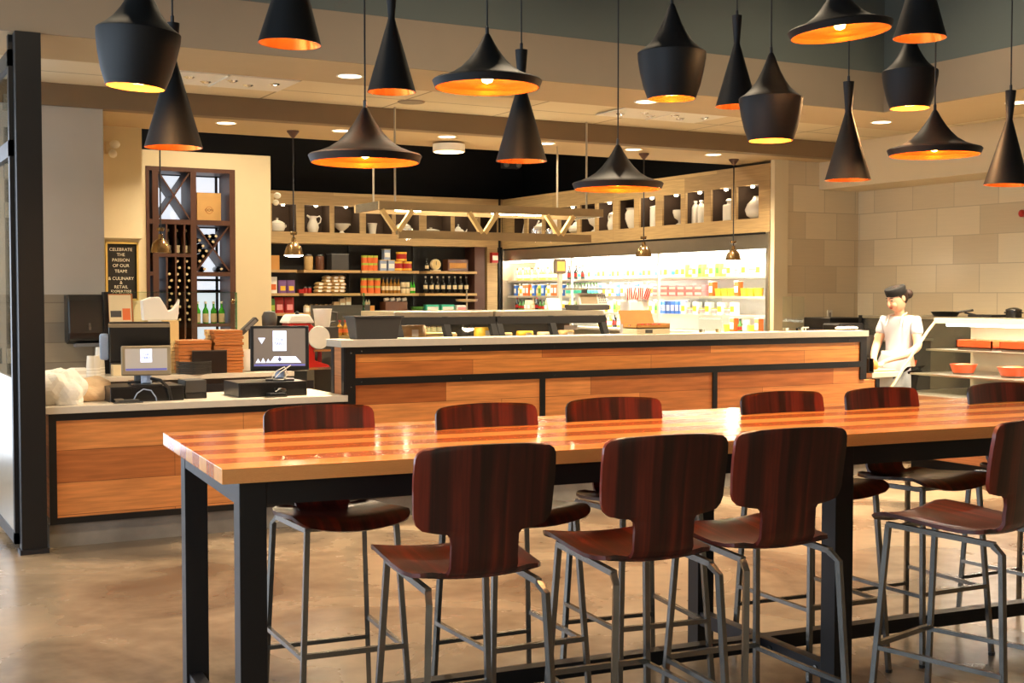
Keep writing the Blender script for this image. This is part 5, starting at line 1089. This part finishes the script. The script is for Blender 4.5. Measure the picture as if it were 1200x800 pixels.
m = Matrix(((1, 0, 0, 0), (0, 0, 1, -.1), (0, 1, 0, 0), (0, 0, 0, 1)))
M().prism([(-.15, 0), (.28, 0), (.25, .04), (.12, .08), (.13, .3), (.13, zt4-.1), (.04, zt4-.01), (-.1, zt4-.01), (-.14, zt4-.1), (-.13, .2)], .2, m).build('body', 'red', t, bevel=.012)
M().prism([(-.15, zt4-.05), (.12, zt4-.05), (.07, zt4+.03), (-.1, zt4+.03)], .24, m @ Matrix.Translation((0, 0, -.02))).build('hood', 'ceramic', t, bevel=.02)
M().lathe([(.1, -.01), (.105, 0), (.1, .01)], seg=30, mat=Matrix.Rotation(pi/2, 4, 'X'), c=(.15, -.12, zt4-.18)).build('blade_cover', 'cream_plastic', t, True); M().ball((-.01, 0, zt4+.035), .02).build('knob', 'black_plastic', t, True)  # chrome blade cover: its bright reflection is put into a pale plastic colour
M().box(.1, .34, -.12, .1, .16, .18).build('carriage', 'chrome', t); M().box(.02, .36, -.14, .12, .0, .02).build('drip_tray', 'chrome', t); M().tube([(.2, 0, .02), (.2, 0, .16)], .02).build('carriage_post', 'red', t)
t = thing('white_jug', 'white plastic jug with handle hanging over the slicer', 'jug', (rb(378, 390, 11.3).x, 11.3, 0)); zj = rb(378, 383, 11.3).z; M().box(-.12, .12, -.1, .1, 0, zj).build('pedestal', 'charcoal_plastic', t)
M().lathe([(.065, zj), (.07, zj+.02), (.085, zj+.15), (.09, zj+.17), (.08, zj+.16), (.06, zj+.02)], seg=20).build('jug_body', 'paper', t, True); M().tube([(.08, 0, zj+.14), (.14, 0, zj+.13), (.14, 0, zj+.05), (.075, 0, zj+.04)], .012).build('handle', 'charcoal_plastic', t, True)
zs = rb(385, 393, 11.9).z
xa, xb = rb(370, 393, 11.9).x, rb(412, 393, 11.9).x
t = thing('condiment_shelf', 'small wooden shelf unit carrying sauce bottles left of the servery bin', 'shelf', (xa, 11.9, 0)); M().box(0, xb-xa+.25, -.12, .15, zs-.03, zs).build('shelf_board', 'shelf_wood', t); M().box(0, xb-xa+.25, .12, .15, 0, zs+.3).build('back_panel', 'charcoal_plastic', t)
k = bott('x', 0, 0, 0, .15, .028, 'bottle_amber', 'orange sauce bottles', 'orange', 'red', 'sauce_bottle'); row(k, 2, rb(396, 390, 11.9).x, rb(402.5, 390, 11.9).x, 11.85, zs, 'sauce bottle with orange label, %s of two beside the bin')
k = round_item('spice_jar', 'x', 'jar', 0, 0, 0, [(.022, 0), (.022, .05)], 'label_cream', 'cream spice jars', [(.023, .05), (.023, .06)], 'paper', seg=12); row(k, 3, rb(385, 390, 11.9).x, rb(391, 390, 11.9).x, 11.85, zs, 'tiny cream jar, %s of three left of the sauce bottles')
round_item('mustard_pot', 'yellow mustard pot beside the white jug', 'jar', rb(379.5, 392, 11.9).x-.01, 11.82, zs, [(.035, 0), (.035, .1)], 'yellow', None, [(.03, .1), (.03, .12)], 'yellow')
gx = rb(410, 350, 11.5).x
t = thing('glass_guard', 'glass guard with green edge behind the servery bin', 'glass panel', (gx, 11.5, 1.0)); zq = rb(410, 343, 11.5).z-1.0; M().box(-.18, .14, 0, .008, 0, zq).build('glass_pane', 'clear_glass', t); M().box(.14, .15, -.01, .02, 0, zq).build('polished_edge', 'green_glass', t); M().box(-.2, .16, -.05, .05, -1.0, 0).build('plinth', 'charcoal_plastic', t)

# ================================================================== RIGHT DELI DISPLAY
t = thing('pastry_case', 'sloping glass display case with two glass shelves at the right', 'display case', (0, 0, 0))
ya, yb = 3.2, 8.46
M().box(8.82, 9.62, ya, yb, 0, .12).build('kick_base', 'black_steel', t)
M().box(8.78, 9.62, ya, yb, .12, .66).build('wood_panel', 'counter_wood_y', t)
M().box(8.5, 9.62, ya, yb, .66, .72).build('deck', 'stainless', t, bevel=.008)
M().box(9.12, 9.62, ya, yb, 1.335, 1.385).build('top_rail', 'stainless', t, bevel=.01); M().box(9.58, 9.62, ya, yb, .72, 1.335).build('rear_panel', 'beige_paint', t)
prof = [(8.52, .72), (8.60, .80), (8.82, 1.05), (9.02, 1.27), (9.12, 1.36)]
m = M(); rows = [[m.b.verts.new((x, y, z)) for x, z in prof] for y in (ya, yb)]
for i in range(len(prof)-1): m.b.faces.new((rows[0][i], rows[0][i+1], rows[1][i+1], rows[1][i]))
m.build('front_glass', 'clear_glass', t)
m = M(); v = [m.b.verts.new((x, yb, z)) for x, z in prof+[(9.58, 1.36), (9.58, .72)]]; m.b.faces.new(v); m.build('end_glass', 'clear_glass', t)
M().box(9.09, 9.12, ya, yb, 1.335, 1.385).build('rail_front', 'white_paint', t); M().tube([(x, yb, z) for x, z in prof], .009, square=True).build('end_frame', 'label_cream', t); M().tube([(x, ya, z) for x, z in prof], .016, square=True).build('end_frame', 'label_cream', t)
M().box(8.97, 9.56, ya+.02, yb-.02, 1.085, 1.1).build('glass_shelf', 'stainless', t); M().box(8.77, 9.56, ya+.02, yb-.02, .87, .885).build('glass_shelf', 'stainless', t)
M().box(9.14, 9.2, ya+.1, yb-.1, 1.31, 1.333).build('light_strip', 'cool_strip', t)
l = area('case_lamp', (9.2, (ya+yb)/2, 1.3), (0, 0, 0), .1, yb-ya-.2, 60, NEUT); l.parent = t
l = area('case_shelf_lamp', (9.05, (ya+yb)/2, 1.08), (0, 0, 0), .05, yb-ya-.2, 25, NEUT); l.parent = t
def dish(px, py, X, z, w_, d_, h_, lb, rnd=0):
    c = at(px, py, X=X); t = thing('terracotta_dish', lb, 'dish', (X, c.y, z), group='terracotta dishes in the glass case')
    if rnd:
        M().lathe([(w_*.38, .015), (w_*.5, h_), (w_*.46, h_), (w_*.36, .03)], seg=24).build('dish_body', 'terracotta', t, True); M().lathe([(w_*.36, 0), (w_*.38, .015)], seg=24).build('base_ring', 'clay_base', t, True)
        M().ball((0, 0, h_*.75), w_*.42, 12, (1, 1, .3)).build('filling', 'orange', t, True)
    else:
        m = M(); m.box(-d_/2, d_/2, -w_/2, w_/2, .02, .03).box(-d_/2, -d_/2+.012, -w_/2, w_/2, .02, h_).box(d_/2-.012, d_/2, -w_/2, w_/2, .02, h_).box(-d_/2, d_/2, -w_/2, -w_/2+.012, .02, h_).box(-d_/2, d_/2, w_/2-.012, w_/2, .02, h_); m.build('dish_body', 'terracotta', t)
        M().box(-d_/2+.01, d_/2-.01, -w_/2+.01, w_/2-.01, 0, .02).build('base_ring', 'clay_base', t); M().box(-d_/2+.014, d_/2-.014, -w_/2+.014, w_/2-.014, .03, h_*.7).build('filling', 'orange', t)
dish(1153, 401, 9.22, 1.1, .40, .26, .09, 'long rectangular terracotta dish on the upper glass shelf'); dish(1200, 403, 9.22, 1.1, .30, .26, .09, 'terracotta dish cut by the photo edge on the upper shelf')
dish(1129, 428, 9.05, .885, .24, .2, .09, 'round terracotta ramekin on the lower glass shelf', 1); dish(1187, 435, 9.05, .885, .26, .2, .09, 'shallow terracotta bowl at right on the lower glass shelf', 1)
dish(1066, 420, 9.3, .885, .14, .12, .08, 'small terracotta dish beside the slanted glass end', 1)
# items behind the case along the right wall
t = thing('kitchen_range', 'steel kitchen range along the tiled right wall', 'appliance', (10.68, 0, 0)); M().box(0, .66, 3.5, 11.0, 0, 1.33).build('body', 'grey_steel', t); M().box(-.02, .66, 3.5, 11.0, 1.33, 1.36).build('top', 'stainless', t); M().box(-.03, 0, 11.0, 11.05, .6, 1.36).build('end_post', 'black_steel', t)
c = at(1108, 364, X=10.95); t = thing('frying_pan', 'black frying pan with handle behind the glass case', 'pan', (10.95, c.y, 1.361)); M().lathe([(.12, 0), (.16, .05), (.152, .05), (.115, .01)], seg=28).build('pan_body', 'black_steel', t, True); M().tube([(.0, -.15, .045), (.02, -.36, .07)], .013).build('handle', 'black_plastic', t, True)
c = at(1157, 366, X=10.95); t = thing('griddle_pan', 'flat dark griddle beside the frying pan', 'pan', (10.95, c.y, 1.361)); M().box(-.12, .12, -.16, .16, 0, .025).build('plate', 'dark_steel', t, bevel=.006); M().tube([(0, .16, .02), (0, .3, .04)], .01).build('handle', 'dark_steel', t, True)
c = at(1172, 366, X=10.95); t = thing('stock_pot', 'black lidded pot with a knob behind the glass case', 'pot', (10.98, c.y-.15, 1.361)); M().lathe([(.075, 0), (.08, .01), (.08, .07)], seg=24).build('pot_body', 'black_plastic', t, True); M().lathe([(.085, .07), (.08, .085), (.04, .1), (.001, .105)], seg=24).build('lid', 'black_plastic', t, True); M().tube([(0, -.08, .05), (0, -.12, .05)], .008).tube([(0, .08, .05), (0, .12, .05)], .008).build('handle', 'black_plastic', t, True)
# smoke detector-like red dot on right wall
c = at(1199, 250, X=XR); t = thing('wall_fitting', 'small dark red fitting on the tiled right wall', 'fitting', (XR, c.y, c.z)); M().lathe([(.04, 0), (.04, .03), (.02, .05)], seg=16, mat=Matrix.Rotation(-pi/2, 4, 'Y')).build('body', 'red', t, True)
# side worktop things
ZW = .895
def sw(px, Y): return at(px, 435, Y=Y).x
t = thing('cutting_board', 'pale cutting board under the woman\'s hands', 'board', (8.53, 8.66, ZW)); M().box(-.16, .16, -.13, .13, 0, .02).build('board_body', 'pale_wood', t, bevel=.004); M().lathe([(.015, .0195), (.015, .0208)], c=(.13, 0, 0), seg=12).build('hang_hole', 'wine_wood', t)
t = thing('bread_loaf', 'tan loaf wrapped in paper on the side worktop', 'bread', (sw(1026, 8.6), 8.66, ZW)); M().ball((0, 0, .055), .06, 14, (1, 1.3, 1)).build('crust', 'cardboard', t, True); M().box(-.05, .05, -.06, .06, 0, .012).build('paper_wrap', 'bag_tan', t)
t = thing('tool_caddy', 'black wire utensil caddy at the end of the worktop', 'caddy', (sw(1013.5, 8.55), 8.52, ZW)); M().box(-.03, .03, -.05, .05, 0, .01).box(-.03, -.024, -.05, .05, 0, .13).box(.024, .03, -.05, .05, 0, .13).build('rack', 'black_steel', t)
for i in range(3): M().tube([(-.015+.015*i, 0, .01), (-.02+.018*i, .01, .16)], .005).build('utensil', 'black_plastic', t)
t = thing('dish_rack_cabinet', 'grey low cabinet behind the side worktop', 'cabinet', (9.62, 9.75, 0)); M().box(-.5, .6, -.2, .3, 0, 1.12).build('body', 'grey_steel', t); M().box(-.52, .62, -.22, .32, 1.12, 1.14).build('top', 'stainless', t)
cY = 9.7
def cab(px): return at(px, 400, Y=cY).x
t = thing('white_tub', 'white tub with blue base on the grey cabinet beside the woman', 'tub', (cab(1040), cY, 1.14)); M().lathe([(.065, 0), (.075, .07)], seg=20).build('tub_body', 'blue', t, True); M().lathe([(.075, .07), (.08, .1), (.082, .115), (.001, .12)], seg=20).build('lid', 'paper', t, True)
t = thing('blue_pack', 'small bright blue pack left of the white tub', 'box', (cab(1028), cY-.05, 1.14)); M().box(-.04, .04, -.04, .04, 0, .06).build('body', 'blue', t, bevel=.006); M().box(-.02, .02, -.02, .02, .06, .07).build('cap', 'paper', t)
t = crumple('kitchen_cloth', 'rumpled white cloth in front of the blue pack', 'cloth', (cab(1032), cY-.16, 1.14), (.1, .05, .03), 'paper', 5)
t = crumple('small_parcel', 'pale parcel with a red spot at the counter end', 'parcel', (cab(1016), cY-.15, 1.14), (.05, .04, .045), 'cream_plastic', 8)

# ================================================================== PERSON
def skinmesh(name, verts, edges, mat, parent, sub=2, root=0):
    me = bpy.data.meshes.new(name); me.from_pydata([v[0] for v in verts], edges, []); me.materials.append(MATS[mat])
    o = bpy.data.objects.new(name, me); COL.objects.link(o); o.parent = parent
    md = o.modifiers.new('skin', 'SKIN'); md.use_smooth_shade = True
    for i, v in enumerate(verts):
        r = v[1]; sv = me.skin_vertices[0].data[i]; sv.radius = r if isinstance(r, tuple) else (r, r); sv.use_root = (i == root)
    s = o.modifiers.new('sub', 'SUBSURF'); s.levels = sub; s.render_levels = sub
    return o
hp = (9.13, 8.93)
PZ = thing('person', 'woman in white top, apron and black cap working behind the glass case', 'person', (hp[0], hp[1], 0), radians(-76))
# local: faces -y, z up
B_ = [((0, 0, .95), (.15, .11)), ((0, .01, 1.08), (.125, .09)), ((0, .01, 1.22), (.145, .10)), ((0, .02, 1.34), (.13, .085)), ((0, .02, 1.40), (.05, .05)), ((0, -.005, 1.455), (.045, .047)), ((0, -.03, 1.51), (.062, .07)), ((0, -.035, 1.575), (.07, .08)), ((0, -.03, 1.635), (.06, .068))]
E_ = [(i, i+1) for i in range(8)]
def add(v, r, par): B_.append((v, r)); E_.append((par, len(B_)-1)); return len(B_)-1
HX = {}
for sx in (-1, 1):
    s = add((sx*.155, .02, 1.345), .058, 3); e = add((sx*.225, -.03, 1.10), .043, s); mid = add((sx*.17, -.16, 1.03), .037, e); wst = add((sx*.08, -.31, .985), .026, mid)
    pm = add((sx*.055, -.375, .965), (.036, .018), wst); HX[sx] = pm
    for k_ in range(4):
        ox = sx*(.032-.018*k_); ln = (.032, .038, .036, .028)[k_]
        a_ = add((sx*.055+ox*.9, -.41, .955), .0105, pm); b_ = add((sx*.055+ox, -.41-ln*.7, .938), .0095, a_); add((sx*.055+ox, -.41-ln*.9, .922), .008, b_)
    a_ = add((sx*.02, -.36, .957), .0115, wst); add((sx*.01, -.395, .94), .0095, a_)
    h = add((sx*.09, .0, .86), .095, 0); kn = add((sx*.1, -.02, .48), .062, h); an = add((sx*.1, .02, .09), .042, kn); add((sx*.105, -.12, .035), .036, an)
body = skinmesh('body', B_, E_, 'skin', PZ, 2)
# clothes
top_v = [((0, 0, .93), (.165, .125)), ((0, .01, 1.08), (.138, .102)), ((0, .01, 1.22), (.160, .113)), ((0, .02, 1.335), (.142, .096)), ((0, .022, 1.385), (.068, .062))]
top_e = [(0, 1), (1, 2), (2, 3), (3, 4)]
for sx in (-1, 1):
    top_v.append(((sx*.16, .02, 1.345), .07)); top_e.append((3, len(top_v)-1)); top_v.append(((sx*.205, -.008, 1.2), .060)); top_e.append((len(top_v)-2, len(top_v)-1))
skinmesh('shirt', top_v, top_e, 'cloth_white', PZ, 2)
tv = [((0, 0, .95), (.16, .125))]; te = []
for sx in (-1, 1):
    n0 = len(tv); tv += [((sx*.09, 0, .84), .108), ((sx*.1, -.02, .48), .08), ((sx*.1, .02, .12), .065)]; te += [(0, n0), (n0, n0+1), (n0+1, n0+2)]
skinmesh('trousers', tv, te, 'cloth_black', PZ, 2)
m = M(); rows = []
for z, hw, yf in ((1.06, .14, -.135), (1.02, .15, -.138), (.95, .18, -.15), (.75, .19, -.155), (.55, .19, -.16)):
    rows.append([m.b.verts.new((hw*s, yf+.06*s*s, z)) for s in (-1, -.66, -.33, 0, .33, .66, 1)])
for A, B2 in zip(rows, rows[1:]):
    for i in range(6): m.b.faces.new((A[i], A[i+1], B2[i+1], B2[i]))
o = m.build('apron', 'cloth_white', PZ, True); sd = o.modifiers.new('solid', 'SOLIDIFY'); sd.thickness = .006
for sx in (-1, 1): M().tube([(sx*.08, -.11, 1.3), (sx*.075, -.06, 1.40), (sx*.05, .05, 1.425)], .008).build('apron_strap', 'cloth_peach', PZ, True)
# head parts, turned towards her right and down
HM = Matrix.Translation((0, -.04, 1.565)) @ Matrix.Rotation(radians(-20), 4, 'Z') @ Matrix.Rotation(radians(20), 4, 'X') @ Matrix.Scale(1.1, 4)
def hb_(name, mat, fn, smooth=True):
    m = M(); fn(m)
    for v in m.b.verts: v.co = HM @ v.co
    return m.build(name, mat, PZ, smooth)
hb_('face', 'skin', lambda m: (m.ball((0, -.012, -.012), .1, 28, (.70, .82, 1.08)), m.ball((0, -.035, -.075), .04, 16, (.8, .8, .7)), m.ball((-.03, -.07, -.035), .026, 12), m.ball((.03, -.07, -.035), .026, 12)))
hb_('nose', 'skin', lambda m: (m.tube([(0, -.09, .012), (0, -.106, -.016), (0, -.103, -.028)], .007, 8, r2=.0135), m.ball((0, -.104, -.028), .0125)))
hb_('lips', 'lips', lambda m: (m.ball((0, -.092, -.056), .02, 12, (1, .5, .25)), m.ball((0, -.090, -.063), .017, 12, (1, .5, .3))))
for sx in (-1, 1):
    hb_('eye', 'eye_dark', lambda m: m.ball((sx*.028, -.083, .006), .012, 10, (1.1, .5, .45))); hb_('eyebrow', 'hair', lambda m: m.tube([(sx*.014, -.089, .026), (sx*.03, -.087, .031), (sx*.045, -.078, .026)], .0035)); hb_('ear', 'skin', lambda m: m.ball((sx*.071, .01, -.005), .022, 12, (.45, .9, 1.3)))
hb_('hair', 'hair', lambda m: (m.ball((0, .018, .012), .1, 24, (.76, .86, .98)), m.ball((0, .125, -.005), .042, 16), m.ball((0, .10, .01), .035, 12)))
hb_('cap', 'cloth_black', lambda m: m.lathe([(.086, .034), (.090, .05), (.092, .09), (.087, .098), (.0001, .102)], seg=28, c=(0, .004, 0)))
